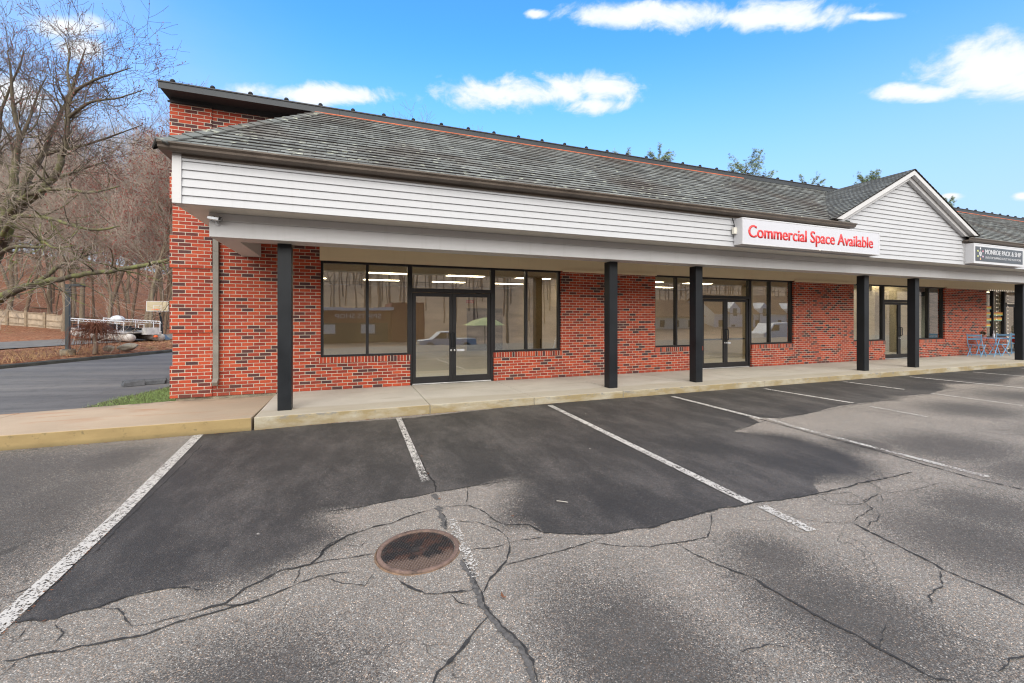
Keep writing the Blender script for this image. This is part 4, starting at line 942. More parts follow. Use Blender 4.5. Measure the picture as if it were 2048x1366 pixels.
# shingled roof in real lapped courses
EY, EZ, TY, TZ = 6.935, 3.995, 9.352, 5.742
run, rise = TY-EY, TZ-EZ; SL = math.hypot(run, rise); uy, uz = run/SL, rise/SL; ny, nz = -uz, uy
EXP = 0.1425; HX0, HX1 = -2.33, -0.55
rf = MB(); rs = random.Random(5)
nrow = int(SL/EXP)+1
def hipx(s): return HX0+(HX1-HX0)*min(1, s/SL)
for k in range(nrow):
    s0, s1 = k*EXP, min((k+1)*EXP+.02, SL)
    if s0 >= SL-.01: break
    lift = .015
    # split along x so the butts wander a little
    xa = hipx(s0); x = xa; first = True
    while x < XE-1:
        if k < 2 and 11.70 <= x < 16.76: x = 16.76
        xn = min(XE, x+rs.uniform(1.0, 2.2))
        if k < 2 and x < 11.70 < xn: xn = 11.70
        l2 = lift+rs.uniform(-.004, .005)
        t0 = hipx(s0) if first else x; t1 = hipx(s1) if first else x
        def P(s, xx, l): return (xx, EY+uy*s+ny*l, EZ+uz*s+nz*l)
        a, b, c, d = P(s0, t0, l2), P(s0, xn, l2), P(s1, xn, .001), P(s1, t1, .001)
        rf.face([a, b, c, d], 0, [(t0, s0), (xn, s0), (xn, s1), (t1, s1)])
        rf.face([P(s0, t0, -.004), P(s0, xn, -.004), b, a], 0, [(t0, s0-.0005), (xn, s0-.0005), (xn, s0+.001), (t0, s0+.001)])
        x = xn; first = False
# hip end facing left
hs = math.hypot(HX1-HX0, rise)
for k in range(18):
    f0, f1 = k/18, (k+1)/18
    xa, xb = HX0+(HX1-HX0)*f0, HX0+(HX1-HX0)*f1
    za, zb = EZ+rise*f0, EZ+rise*f1; ya, yb = EY+run*f0, EY+run*f1
    rf.face([(xa-.01, ya, za+.012), (xb, yb, zb), (xb, WY, zb), (xa-.01, WY, za+.012)], 0, [(ya, f0*hs), (yb, f1*hs), (WY, f1*hs), (WY, f0*hs)])
rf.face([(HX0+.2, EY+.27, EZ+.183), (XE, EY+.27, EZ+.183), (XE, TY, TZ-.015), (HX1, TY, TZ-.015)], 0)
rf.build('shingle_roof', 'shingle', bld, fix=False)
hc = MB(); A = Vector((HX0-.01, EY-.005, EZ+.012)); B = Vector((HX1, TY, TZ+.012)); ax = (B-A); n_c = 17
w1 = Vector((1, 0, 0)); w2 = Vector((0, 1, 0))
axn = ax.normalized()
wr1 = (w1-axn*w1.dot(axn)).normalized(); wr2 = (w2-axn*w2.dot(axn)).normalized()
for k in range(n_c):
    a = A+ax*(k/n_c); b = A+ax*((k+1.12)/n_c)
    up = Vector((-.3, -.35, .9)); l0 = up*.030; l1 = up*.010
    for wv in (wr1, wr2):
        q = [a+l0, a+l0*.75+wv*.15, b+l1*.75+wv*.15, b+l1]
        hc.face(q, 0, [(0, 0.06), (.15, .06), (.15, .12), (0, .12)])
        hc.face([a-up*.01, a-up*.01+wv*.15, q[1], q[0]], 0, [(0, 0), (.15, 0), (.15, .005), (0, .005)])
        hc.face([a+wv*.15-up*.02, b+wv*.15-up*.02, q[2], q[1]], 0, [(0, 0), (.15, 0), (.15, .005), (0, .005)])
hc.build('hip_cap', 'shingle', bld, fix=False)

# gable: two roof slopes, rake boards
gr = MB(); GY0 = 6.865
for sgn in (-1, 1):
    hw = (GPX-GX0)+.03; L = math.hypot(hw, GPZ-GEZ+.015); ux_, uz_ = hw/L, (GPZ+.03-GEZ)/L; nn = int(L/EXP)+1
    for k in range(nn):
        s0, s1 = k*EXP, min((k+1)*EXP+.015, L)
        if s0 >= L-.02: break
        def P(s, yy, l): return (GPX+sgn*(hw-ux_*s), yy, GEZ+uz_*s+l)
        yb0 = EY+(GEZ+uz_*s0-EZ)/rise*run+.15; yb1 = EY+(GEZ+uz_*s1-EZ)/rise*run+.15
        q = [P(s0, GY0, .016), P(s0, yb0, .016), P(s1, yb1, .002), P(s1, GY0, .002)]
        gr.face(q if sgn < 0 else q[::-1], 0, [(GY0, s0), (yb0, s0), (yb1, s1), (GY0, s1)] if sgn < 0 else [(GY0, s1), (yb1, s1), (yb0, s0), (GY0, s0)])
        q = [P(s0, GY0, -.012), P(s0, yb0, -.012), P(s0, yb0, .016), P(s0, GY0, .016)]
        gr.face(q, 0, [(GY0, s0-.001), (yb0, s0-.001), (yb0, s0), (GY0, s0)])
        gr.face([P(s0, GY0, -.012), P(s0, GY0, .016), P(s1, GY0, .002), P(s1, GY0, -.012)], 0, [(GY0, s0), (GY0, s0), (GY0, s0), (GY0, s0)])
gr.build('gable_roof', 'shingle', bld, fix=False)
for sgn in (-1, 1):
    hw = GPX-GX0
    def rake(zt, zb, y0, y1, nm, ext):
        # board between two lines parallel to the slope, mitred at the peak, cut level at the eave
        t_out, t_in = GPZ-zt, GPZ-zb
        def xat(zpk, z): return (zpk-z)/gs
        ze = GEZ+ext
        pr = [(GPX+sgn*xat(t_out, ze), ze), (GPX, t_out), (GPX, t_in), (GPX+sgn*xat(t_in, ze), ze)]
        m_ = MB(); m_.prism(pr, y0, y1, axis='y'); m_.build(nm, 'trim', bld, bevel=.003)
    rake(.012, .125, 6.88, 6.985, 'rake_board', 0.0)
    rake(.128, .235, 6.99, 7.079, 'rake_frieze', -.012)
# top of the wall: charcoal band, deep soffit, slate metal edge
fz_ = MB(); fz_.box(-3.07, XE, WY-.018, WY-.001, 5.68, 5.80); fz_.box(-3.11, -2.415, WY-.055, WY-.0185, 5.683, 5.715); fz_.build('frieze_band', 'frieze', bld)
cs = MB(); cs.box(-3.12, XE, 9.372, WY+.25, 5.775, 5.80); cs.build('upper_soffit', 'frieze', bld)
cf = MB(); prev = -3.13
for x in (-0.15, 2.9, 5.95, 9.0, 12.05, 15.1, 18.2, 21.2, 24.3, 27.3, 30.4, 33.4, XE): cf.box(prev+.0015, x-.0015, 9.345, 9.371, 5.752, 5.862); prev = x
cf.build('metal_fascia', 'coping', bld)
cp = MB(); cp.box(-3.14, XE, 9.330, 10.1, 5.8625, 5.888); cp.box(-3.10, XE, 10.1005, 26, 5.82, 5.88); cp.build('roof_edge_cap', 'coping_top', bld, bevel=.005)
fl = MB(); fl.box(HX1-.05, 10.78, 9.325, 9.3445, 5.737, 5.756); fl.box(17.25, XE, 9.325, 9.3445, 5.737, 5.756); fl.build('orange_flashing', 'flash', bld)
kn = MB(); kn.lathe([(.041, 0), (.042, .022), (.037, .044), (.023, .059), (.005, .064)], n=14); kmesh = None
for k in range(62):
    x = -2.92+.605*k
    if kmesh is None:
        o = kn.build('roof_snow_guard', 'knob', bld, smooth=True, loc=(x, 9.372, 5.886)); kmesh = o
    else:
        o = kmesh.copy(); COL.objects.link(o); o.location = (x, 9.372, 5.886); o.parent = bld
rv = MB(); rv.prism([(0, 0), (.5, .16), (2.4, .14), (2.55, 0)], 9.9, 10.6, axis='y'); rv.build('roof_vent', 'coping', bld, loc=(18.6, 0, 5.885))
# downspout on the pier edge
ds = MB(); ds.box(-2.395, -2.30, WY-.085, WY-.012, .47, 2.95); ds.obox((-2.347, WY-.105, .46), (.048, 0, 0), (0, .05, .03), (0, -.025, .036)); ds.box(-2.41, -2.285, WY-.014, WY-.003, 1.2, 1.225); ds.box(-2.41, -2.285, WY-.014, WY-.003, 2.4, 2.425)
ds.box(-2.395, -2.30, WY-.085, WY-.012, 2.9505, 3.239)
ds.build('downspout', 'downspout', bld, bevel=.008)

# interiors seen through the glass
rooms = [(-2.8, 7.0, 19.0, 'tanwall'), (7.2, 15.0, 17.0, 'tanwall'), (15.2, 23.3, 14.5, 'tealwall'), (23.5, 33.0, 15.0, 'creamwall')]
for ri, (xa, xb, yb, wm) in enumerate(rooms):
    iw = MB(); iw.box(xa, xb, yb, yb+.1, .2, 3.05); iw.box(xa-.1, xa, WY+T+.001, yb, .2, 3.05); iw.box(xb, xb+.1, WY+T+.001, yb, .2, 3.05); iw.build('interior_wall', wm, bld)
    fl_ = MB(); fl_.box(xa, xb, WY+T+.001, yb, .1, .195); fl_.build('interior_floor', 'floor', bld)
    cl = MB(); cl.box(xa, xb, WY+T+.001, yb, 3.051, 3.1); cl.build('interior_ceiling', 'ceil', bld)
lamp_proto = None
def troffer(x, y, on=True):
    global lamp_proto
    if lamp_proto is None:
        m_ = MB(); m_.box(-.61, .61, -.16, .16, -.012, 0); lamp_proto = m_.build('ceiling_light', 'lamp', bld, loc=(x, y, 3.05)); return
    o = lamp_proto.copy(); COL.objects.link(o); o.parent = bld; o.location = (x, y, 3.05)
for x in (-1.3, 1.15, 3.6, 6.0):
    for y in (11.3, 13.7, 16.2): troffer(x, y)
for x in (8.2, 10.6, 13.0):  # extra fixtures added to brighten the shops behind the glass
    for y in (11.2, 13.4, 15.6): troffer(x, y)
for x in (16.6, 18.6, 20.4):
    for y in (11.2, 13.0): troffer(x, y)
for x in (25.5, 28.5, 31): troffer(x, 12.4)
dd = MB(); dd.box(5.05, 6.75, 18.94, 18.995, .2, 2.12); dd.build('interior_doorway', 'darkdoor', bld)
ic = MB(); ic.box(5.55, 5.98, 12.9, 13.3, .2, 3.05); ic.build('interior_column', simple('khaki_column', (0.24, 0.185, 0.115), 0.8), bld)
ex = MB(); ex.box(5.0, 5.35, 18.9, 18.94, 2.35, 2.50); ex.build('exit_sign_box', 'redpaint', bld)
pt = MB(); pt.box(20.15, 20.6, 11.2, 11.3, .2, 3.04); pt.box(21.15, 21.25, 10.6, 13.5, .2, 3.04); pt.build('interior_partition', 'creamwall', bld)
bl_ = MB(); bl_.box(20.98, 21.8, 10.25, 10.29, .9, 2.55); bl_.build('roller_blind', 'creamwall', bld)
vb = MB()
for k in range(46):
    vb.obox((24.97+k*.125, 10.22, 1.78), (.054, .022, 0), (-.002, .002, 0), (0, 0, .82))
vb.build('vertical_blind', simple('cream_fabric', (0.62, 0.55, 0.43), 0.8), bld)

# ------------------------------------------------------------------ signs
def lightbox(name, label, x0, x1, z0, z1, yf, yb, face_mat, lip=.028):
    t = thing(name, label, 'sign', ((x0+x1)/2, (yf+yb)/2, z0))
    inv = lambda o: (setattr(o, 'location', (-(x0+x1)/2, -(yf+yb)/2, -z0)), o)[1]
    c = MB(); c.box(x0, x1, yf+.012, yb, z0, z1); inv(c.build('cabinet', 'white', t, bevel=.006))
    f = MB(); f.box(x0, x0+lip, yf, yf+.0115, z0, z1); f.box(x1-lip, x1, yf, yf+.0115, z0, z1); f.box(x0+lip+.0005, x1-lip-.0005, yf, yf+.0115, z0, z0+lip); f.box(x0+lip+.0005, x1-lip-.0005, yf, yf+.0115, z1-lip, z1)
    inv(f.build('retainer_frame', 'white', t, bevel=.003))
    p = MB(); p.box(x0+lip+.001, x1-lip-.001, yf+.005, yf+.0112, z0+lip+.001, z1-lip-.001); inv(p.build('sign_face', face_mat, t))
    return t, inv
sx0, sx1, szb, szt = 7.88, 12.53, 3.262, 3.835
t1, inv1 = lightbox('letterbox_sign', 'long white sign box with big red lettering under the roof gutter', sx0, sx1, szb, szt, 6.855, 7.08, 'signface')
for w1_ in text_obj('Commercial Space Available', 4.20, .262, 8.06, 6.8595, 3.425, 'red', t1, offset=0.008, bold=.010): inv1(w1_)
bx = MB(); bx.box(7.80, 7.879, 6.99, 7.06, 3.50, 3.64); inv1(bx.build('junction_box', 'offwhite', t1, bevel=.006))
cd = MB(); cd.tube([(7.84, 7.02, 3.64), (7.835, 7.03, 3.72), (7.83, 7.06, 3.80), (7.845, 7.07, 3.86)], .008, 8); inv1(cd.build('conduit', 'knob', t1, smooth=True))
hb = MB(); hb.box(10.28, 10.33, 6.85, 6.90, 3.255, 3.275); inv1(hb.build('latch', 'offwhite', t1))
t2, inv2 = lightbox('letterbox_sign', 'smaller sign box with white lettering on dark grey beside the gable', 16.86, 19.72, 3.265, 3.845, 6.875, 7.08, 'white')
p2 = MB(); p2.box(16.95, 19.60, 6.8745, 6.879, 3.335, 3.755); inv2(p2.build('dark_panel', 'signdark', t2))
for w1_ in text_obj('MONROE PACK & SHIP', 2.04, .135, 17.46, 6.8740, 3.555, 'white', t2, offset=0.0, bold=.006): inv2(w1_)
for w1_ in text_obj('ONE-STOP SHIPPING OUTLET AND MUCH MORE', 2.04, .062, 17.46, 6.8740, 3.425, 'white', t2, offset=0.0, shear=0.2): inv2(w1_)
em = MB(); ex_, ez_ = 17.20, 3.55
em.prism([(ex_+.075*math.cos(R(30+60*k)), ez_+.075*math.sin(R(30+60*k))) for k in range(6)], 6.871, 6.8738, axis='y')
for k in range(6):
    a = R(30+60*k); em.bar((ex_+.08*math.cos(a), 6.8728, ez_+.08*math.sin(a)), (ex_+.14*math.cos(a), 6.8728, ez_+.14*math.sin(a)), .008, .003, up=(0,1,0))
inv2(em.build('emblem', 'white', t2))
for k, c_ in enumerate(((.75,.25,.35),(.8,.8,.85),(.80,.85,.25),(.75,.80,.3),(.85,.45,.2),(.85,.55,.75))):
    a = R(30+60*k); d = MB(); d.lathe([(.026,0),(.026,.003)], (ex_+.155*math.cos(a), 6.874, ez_+.155*math.sin(a)), 12, axis=(0,-1,0)); inv2(d.build('emblem_dot', simple('dot_%d' % k, c_, .5), t2))
gl = MB()
for a, b in ((30, 210), ):
    pass
for k in (1, 3, 5):
    a = R(30+60*k); gl.bar((ex_, 6.8703, ez_), (ex_+.066*math.cos(a), 6.8703, ez_+.066*math.sin(a)), .006, .001, up=(0,1,0))
inv2(gl.build('emblem_line', 'signdark', t2))

# ------------------------------------------------------------------ security camera on the beam end
sc = thing('security_camera', 'small silver bullet security camera on the left end of the canopy beam', 'camera', (-1.80, 7.548, 3.08))
d = Vector((.80, -.50, -.165)).normalized()
b = MB(); ctr = Vector((-.02, -.10, .055))
b.lathe([(.024, -.075), (.030, -.070), (.030, .065), (.027, .075), (.020, .076)], ctr, 18, axis=d); b.build('camera_body', 'steel', sc, smooth=False, bevel=.002)
h = MB(); sdv = d.cross(Vector((0,0,1))).normalized(); upv = sdv.cross(d)
prof = [(-.036, -.012), (-.036, .020), (-.020, .036), (.020, .036), (.036, .020), (.036, -.012)]
for (a0, b0), (a1, b1) in zip(prof[:-1], prof[1:]):
    q = [ctr-d*.085+sdv*a0+upv*b0, ctr+d*.105+sdv*a0+upv*b0, ctr+d*.105+sdv*a1+upv*b1, ctr-d*.085+sdv*a1+upv*b1]
    h.face(q); h.face([p_-upv*.003-(sdv*.003 if a0+a1 > 0.01 else (-sdv*.003 if a0+a1 < -0.01 else Vector((0,0,0)))) for p_ in q][::-1])
h.build('sun_hood', 'steel', sc, fix=False)
ln = MB(); ln.lathe([(.019, 0), (.017, .004), (.004, .005)], ctr+d*.077, 16, axis=d); ln.build('lens', 'carglass', sc, smooth=True)
a = MB(); a.lathe([(.035, 0), (.035, .010), (.014, .014)], (0, 0, 0), 18, axis=(0,-1,0)); a.tube([(0, -.012, 0), (0, -.045, .004), (-.01, -.085, .030)], .010, 10); a.build('mount_arm', 'white', sc, smooth=True)

# ------------------------------------------------------------------ light chain round the end shop window
lc = thing('string_lights', 'string of small warm bulbs outlining the last shop window at right', 'string lights', (24.9, WY-.02, 2.84))
w_ = MB(); bu = MB(); o_ = Vector((24.9, WY-.02, 2.84))
path = [(24.95, 2.842), (33, 2.842)]
def chain(p0, p1, stp=.155):
    a, b = Vector((p0[0], WY-.02, p0[1]))-o_, Vector((p1[0], WY-.02, p1[1]))-o_
    w_.tube([a, (a+b)/2, b], .008, 5); n = max(1, int((b-a).length/stp))
    for k in range(n+1):
        c = a.lerp(b, k/n); bu.lathe([(.008, -.028), (.020, -.010), (.020, .012), (.008, .028)], c+Vector((0, -.018, 0)), 6)
chain((24.95, 2.842), (32.8, 2.842)); chain((25.60, .95), (25.60, 2.80)); chain((26.50, .2), (26.50, 2.80)); chain((26.6, 2.30), (28.4, 2.30))
w_.build('wire', 'white', lc); bu.build('bulb', 'bulb', lc)
# coloured stripe stickers on the glass
for x0, x1, zs_ in ((24.98, 25.54, (2.18, 1.93, 1.68, 1.44)), (25.66, 26.45, (1.92, 1.70))):
    for z in zs_:
        for kk, (mm, hh) in enumerate((((.75,.25,.08), .05), ((.80,.62,.06), .05), ((.35,.6,.5), .035))):
            q = MB(); q.box(x0, x1-.06*(zs_.index(z) % 2), FY+.046, FY+.049, z-.05*kk-hh+.003, z-.05*kk)
            key = 'sticker_%d' % kk
            if key not in M: M[key] = simple(key, mm, .5)
            q.build('window_sticker', key, bld)

# ------------------------------------------------------------------ bistro set
def bistro_chair(name, label, x, y, rz, group='folding chairs by the brick pier'):
    t = thing(name, label, 'chair', (x, y, .18), rz, group)
    for s in (-1, 1):
        f = MB(); f.tube([(-.24, s*.20, .88), (-.19, s*.20, .60), (-.13, s*.20, .44), (.22, s*.20, 0)], .0135, 6); f.build('back_leg', 'blue', t)
        f = MB(); f.tube([(.20, s*.185, .44), (-.02, s*.185, .22), (-.26, s*.185, 0)], .0135, 6); f.build('front_leg', 'blue', t)
    se = MB()
    for k in range(5): se.box(-.17+.078*k, -.17+.078*k+.068, -.205, .205, .437, .455)
    se.build('seat', 'blue', t, bevel=.004)
    for z, xo in ((.82, -.232), (.68, -.205)):
        b = MB(); b.obox((xo-.004, 0, z), (.008, 0, 0), (0, .205, 0), (-.006, 0, .034)); b.build('back_slat', 'blue', t)
    st = MB(); st.tube([(.165, -.19, .07), (.165, .19, .07)], .009, 6); st.tube([(-.205, -.185, .07), (-.205, .185, .07)], .009, 6); st.build('stretcher', 'blue', t)
    return t
bistro_chair('folding_chair', 'pale blue folding chair nearest the brick pier, its back to the pier', 22.95, 9.28, R(6))
bistro_chair('folding_chair', 'pale blue folding chair beyond the table, partly behind the black post', 24.45, 9.22, R(172))
bistro_chair('folding_chair', 'pale blue folding chair right of the black post, draped with red', 25.9, 9.20, R(20))
tb = thing('bistro_table', 'pale blue slatted folding table between two chairs against the brick', 'table', (23.68, 9.25, .18), R(4))
q = MB()
for k in range(7): q.box(-.32+.092*k, -.32+.092*k+.082, -.32, .32, .700, .718)
q.build('table_top', 'blue', tb, bevel=.004)
for s in (-1, 1):
    q = MB(); q.tube([(-.24, s*.27, .69), (.26, s*.27, 0)], .0135, 6); q.tube([(.24, s*.25, .69), (-.26, s*.25, 0)], .0135, 6); q.build('cross_legs', 'blue', tb)
q = MB(); q.tube([(.22, -.26, .06), (.22, .26, .06)], .010, 6); q.tube([(-.22, -.26, .06), (-.22, .26, .06)], .010, 6); q.build('stretcher', 'blue', tb)
bo = thing('bottle', 'slim white bottle standing on the pale blue table', 'bottle', (23.86, 9.15, .899))
q = MB(); q.lathe([(.034, 0), (.036, .01), (.036, .15), (.014, .165), (.013, .25)], n=14); q.build('bottle_body', 'white', bo, smooth=True)
q = MB(); q.lathe([(.016, .25), (.016, .275), (.012, .28)], n=12); q.build('cap', 'white', bo)
pl = thing('potted_plant', 'small dark potted plant standing on the pale blue table', 'plant', (23.60, 9.36, .899))
q = MB(); q.lathe([(.045, 0), (.062, .10), (.066, .105), (.058, .108)], n=14); q.build('pot', simple('clay_pot', (.30, .12, .09), .8), pl)
q = MB(); rp = random.Random(2)
for k in range(120):
    v = Vector((rp.gauss(0, 1), rp.gauss(0, 1), rp.gauss(0, .7))).normalized()*rp.uniform(.03, .11); c = Vector((0, 0, .19))+v; s_ = .028
    a_ = Vector((rp.uniform(-1, 1), rp.uniform(-1, 1), rp.uniform(-1, 1))).normalized(); b_ = a_.orthogonal().normalized()
    q.face([c-a_*s_, c+b_*s_*.5, c+a_*s_, c-b_*s_*.5])
q.build('foliage', simple('dark_leaf', (.035, .05, .025), .7), pl, fix=False)
jk = MB(); rj = random.Random(9); prof = [(.10, 0), (.19, .05), (.21, .165), (.16, .36), (.07, .43)]
jk.lathe(prof, n=16)
for i, v in enumerate(jk.v): jk.v[i] = (v[0]*(1+.16*math.sin(v[2]*30+v[1]*20))*.8, v[1]*(1+.12*math.sin(v[2]*24+v[0]*31)), v[2])
o = jk.build('red_cloth_bundle', 'redpaint', None, smooth=True, loc=(25.95, 9.2, .637)); tag(o, 'dark red cloth bundle lying on the chair right of the black post', 'cloth')

# things standing inside the first shop
ld = thing('step_ladder', 'white folding step ladder standing inside behind the shop glass', 'ladder', (6.35, 12.3, .2), R(-25))
for s in (-1, 1):
    q = MB(); q.bar((-.05, s*.17, 1.15), (-.38, s*.25, 0), .05, .025); q.build('rail', 'white', ld)
    q = MB(); q.bar((.02, s*.15, 1.15), (.36, s*.22, 0), .03, .02); q.build('rear_leg', 'alu', ld)
for k in range(4): 
    f = (k+1)/4.6; q = MB(); q.box(-.05-.33*(1-f)-.04, -.05-.33*(1-f)+.04, -.25+.07*f, .25-.07*f, 1.15*f-.012, 1.15*f+.012); q.build('step', 'alu', ld)
q = MB(); q.box(-.10, .07, -.18, .18, 1.151, 1.185); q.build('cap', 'yellow', ld)
fe = thing('fire_extinguisher', 'red fire extinguisher standing inside the shop near the dark doorway', 'extinguisher', (5.15, 15.6, .2))
q = MB(); q.lathe([(.085, 0), (.09, .02), (.09, .46), (.05, .54), (.03, .56)], n=18); q.build('cylinder', 'redpaint', fe, smooth=True)
q = MB(); q.lathe([(.028, .56), (.028, .62)], n=10); q.bar((0, 0, .63), (.16, 0, .66), .02, .015); q.bar((0, 0, .615), (.15, 0, .61), .02, .015); q.build('valve_handle', 'black', fe)
q = MB(); q.tube([(.02, .0, .60), (-.12, .03, .55), (-.13, .04, .30), (-.10, .05, .18)], .012, 8); q.build('hose', 'black', fe, smooth=True)
br_ = thing('broom', 'dark push broom leaning upright inside the shop by the khaki column', 'broom', (5.45, 11.9, .2))
q = MB(); q.tube([(0, 0, .10), (.03, .05, .85)], .014, 8); q.build('broom_stick', 'black', br_, smooth=True)
q = MB(); q.box(-.16, .16, -.04, .04, 0.05, .10); q.obox((0, 0, .025), (.17, 0, 0), (0, .05, 0), (0, 0, .025)); q.build('broom_head', 'black', br_)

# ------------------------------------------------------------------ land on the left: driveway, kerb, wooded slope
U = np.array([.383, .924]); NN = np.array([-.924, .383]); P0 = np.array([-10.8, 19.48])
def sd(s, d): q = P0+U*s+NN*d; return float(q[0]), float(q[1])
HD = [0, .15, 1.5, 3, 5, 7, 18, 34, 43, 60, 96, 140, 200]; HZ = [-.06, .10, .20, .22, .17, .12, .13, .22, .85, 3.3, 10.3, 20, 30]
def hill(d, s=0): return float(np.interp(d, HD, HZ))
dv = MB()
dv.face([(-15.1, 9.0, -.012), (-2.9, 9.0, -.012), (-2.9, 30, -.012), (-6.3, 30.3, -.012)])
dv.face([(-6.3, 30.3, -.012), (-2.9, 30, -.012), (30, 30, -.012), (30, 60, -.012), (5.9, 60, -.012)])
dv.face([(-15.1, 9.0, -.012), (-15.1, 7.9, -.012), (-3.0, 7.9, -.012), (-2.9, 9.0, -.012)])
tag(dv.build('driveway', 'drive', fix=False), kind='structure')
kb = MB(); n_ = 60
prof_k = [(-.10, -.02), (-.07, .09), (0, .125), (.10, .12), (.16, .06)]
for k in range(n_):
    s0_, s1_ = -11+60*k/n_, -11+60*(k+1)/n_
    def kp(s, j):
        dd_, zz = prof_k[j]; w_n = .03*mnoise.noise(Vector((s*.9, j, 3)))+.025*mnoise.noise(Vector((s*3.1, j, 7)))
        x, y = sd(s, dd_+w_n); return (x, y, zz+w_n*.7)
    for j in range(len(prof_k)-1): kb.face([kp(s0_, j), kp(s1_, j), kp(s1_, j+1), kp(s0_, j+1)])
tag(kb.build('driveway_kerb', 'kerb', smooth=True, fix=False), kind='structure')
dax = axis([(.05, 4, .25), (4, 20, .8), (20, 60, 2.0), (60, 200, 6)]); sax = axis([(-40, -8, 4), (-8, 25, .5), (25, 80, 2), (80, 200, 8)])
Dg, Sg = np.meshgrid(dax, sax); Df, Sf = Dg.ravel(), Sg.ravel()
hx = P0[0]+U[0]*Sf+NN[0]*Df; hy_ = P0[1]+U[1]*Sf+NN[1]*Df
hz = np.interp(Df, HD, HZ)
nz_ = np.array([mnoise.noise(Vector((x*.45, y*.45, 0)))*.06+mnoise.noise(Vector((x*.12, y*.12, 5)))*.18 for x, y in zip(hx, hy_)])
hz = hz+nz_*np.clip(Df/3, 0, 1)*np.where((Df > 7) & (Df < 18), .3, 1)+np.where(Df > 40, nz_*4, 0)
ii = np.arange(len(dax)*len(sax)).reshape(len(sax), len(dax))
qd = np.stack([ii[:-1,:-1], ii[1:,:-1], ii[1:,1:], ii[:-1,1:]], -1).reshape(-1, 4)
hl = grid_mesh('wooded_hillside', hx, hy_, hz, qd, 'litter'); tag(hl, kind='structure')
gv = MB()
for k in range(24):
    s0_, s1_ = -10+50*k/24, -10+50*(k+1)/24
    for j in range(6):
        d0_, d1_ = 8.2+7.5*j/6, 8.2+7.5*(j+1)/6
        gv.face([(*sd(s0_, d0_), .165), (*sd(s1_, d0_), .165), (*sd(s1_, d1_), .165), (*sd(s0_, d1_), .165)])
tag(gv.build('gravel_pad', 'gravel', fix=False), kind='structure')
# grass verge at the building corner
vs_ = MB(); vs_.face([(-3.07, 9.80, .035), (-3.07, 15.0, .06), (-3.6, 15.0, .02), (-4.2, 12.2, .012), (-4.55, 10.9, .008), (-4.62, 10.2, .004), (-4.5, 9.72, .012), (-3.6, 9.72, .03)]); tag(vs_.build('soil_verge', 'soil', fix=False), kind='structure')
gm = MB(); rg = random.Random(21)
for k in range(17000):
    x = -3.10-rg.uniform(0, 1.5); y = rg.uniform(9.72, 13.0)
    if x < -4.35+(y-9.8)*-.02+rg.gauss(0, .10)+max(0, y-11.2)*.45 or (x < -4.0 and rg.random() < .4): continue
    h_ = rg.uniform(.02, .065); a_ = rg.uniform(0, 6.28); le = rg.uniform(-.03, .03); w2_ = .0035
    gm.face([(x-math.cos(a_)*w2_, y-math.sin(a_)*w2_, .03), (x+math.cos(a_)*w2_, y+math.sin(a_)*w2_, .03), (x+le, y+rg.uniform(-.03, .03), .03+h_)])
tag(gm.build('grass_patch', 'grass', fix=False), kind='stuff')
# crumbling asphalt curb pieces
rr = random.Random(4)
for k, (x, y, L, lab) in enumerate(((-5.0, 13.45, .30, 'broken black curb lump at the left tip of the row beside the driveway'), (-4.62, 13.62, .34, 'broken black curb lump in the middle of the row beside the driveway'), (-4.2, 13.78, .36, 'broken black curb lump touching the brick corner edge behind the grass'))):
    m_ = MB(); m_.prism([(-.16, 0), (-.13, .10), (-.04, .15), (.08, .14), (.16, .04), (.16, 0)], -L*.62, L*.62)
    for i, v in enumerate(m_.v): m_.v[i] = (v[0]+rr.uniform(-.04, .04), v[1]+rr.uniform(-.03, .03), max(-.01, v[2]+rr.uniform(-.025, .025)*(v[2] > .02)))
    o = m_.build('curb_lump', simple('broken_asphalt_%d' % k, (.075, .080, .088), .8, 0, .3, 7, .6), None, bevel=.015, loc=(x, y, -.01)); o.rotation_euler = (0, 0, R(20+rr.uniform(-9, 9)))
    tag(o, lab, 'rubble', 'broken curb pieces beside the driveway')

# lamp post in the bed
px_, py_ = -10.8, 23.2; pz_ = hill(1.4)
lp = thing('lamp_post', 'dark grey square lamp post with flat head in the leaf bed', 'lamp post', (px_, py_, pz_-.1))
q = MB(); q.lathe([(.24, 0), (.24, .26), (.22, .29)], n=20); q.build('concrete_base', 'found', lp)
q = MB(); q.box(-.065, .065, -.065, .065, .29, 2.98); q.box(-.12, .12, -.12, .12, .291, .315); q.build('post', 'postgrey', lp, bevel=.008)
q = MB(); q.bar((.06, -.02, 2.90), (.18, -.05, 2.92), .05, .06); q.build('bracket', 'postgrey', lp)
q = MB(); q.obox((.36, -.11, 2.935), (.21, -.065, 0), (.05, .13, 0), (0, 0, .05)); q.build('lamp_head', 'postgrey', lp, bevel=.02)
q = MB(); q.obox((.36, -.11, 2.883), (.17, -.05, 0), (.035, .09, 0), (0, 0, .003)); q.build('lens', 'offwhite', lp)

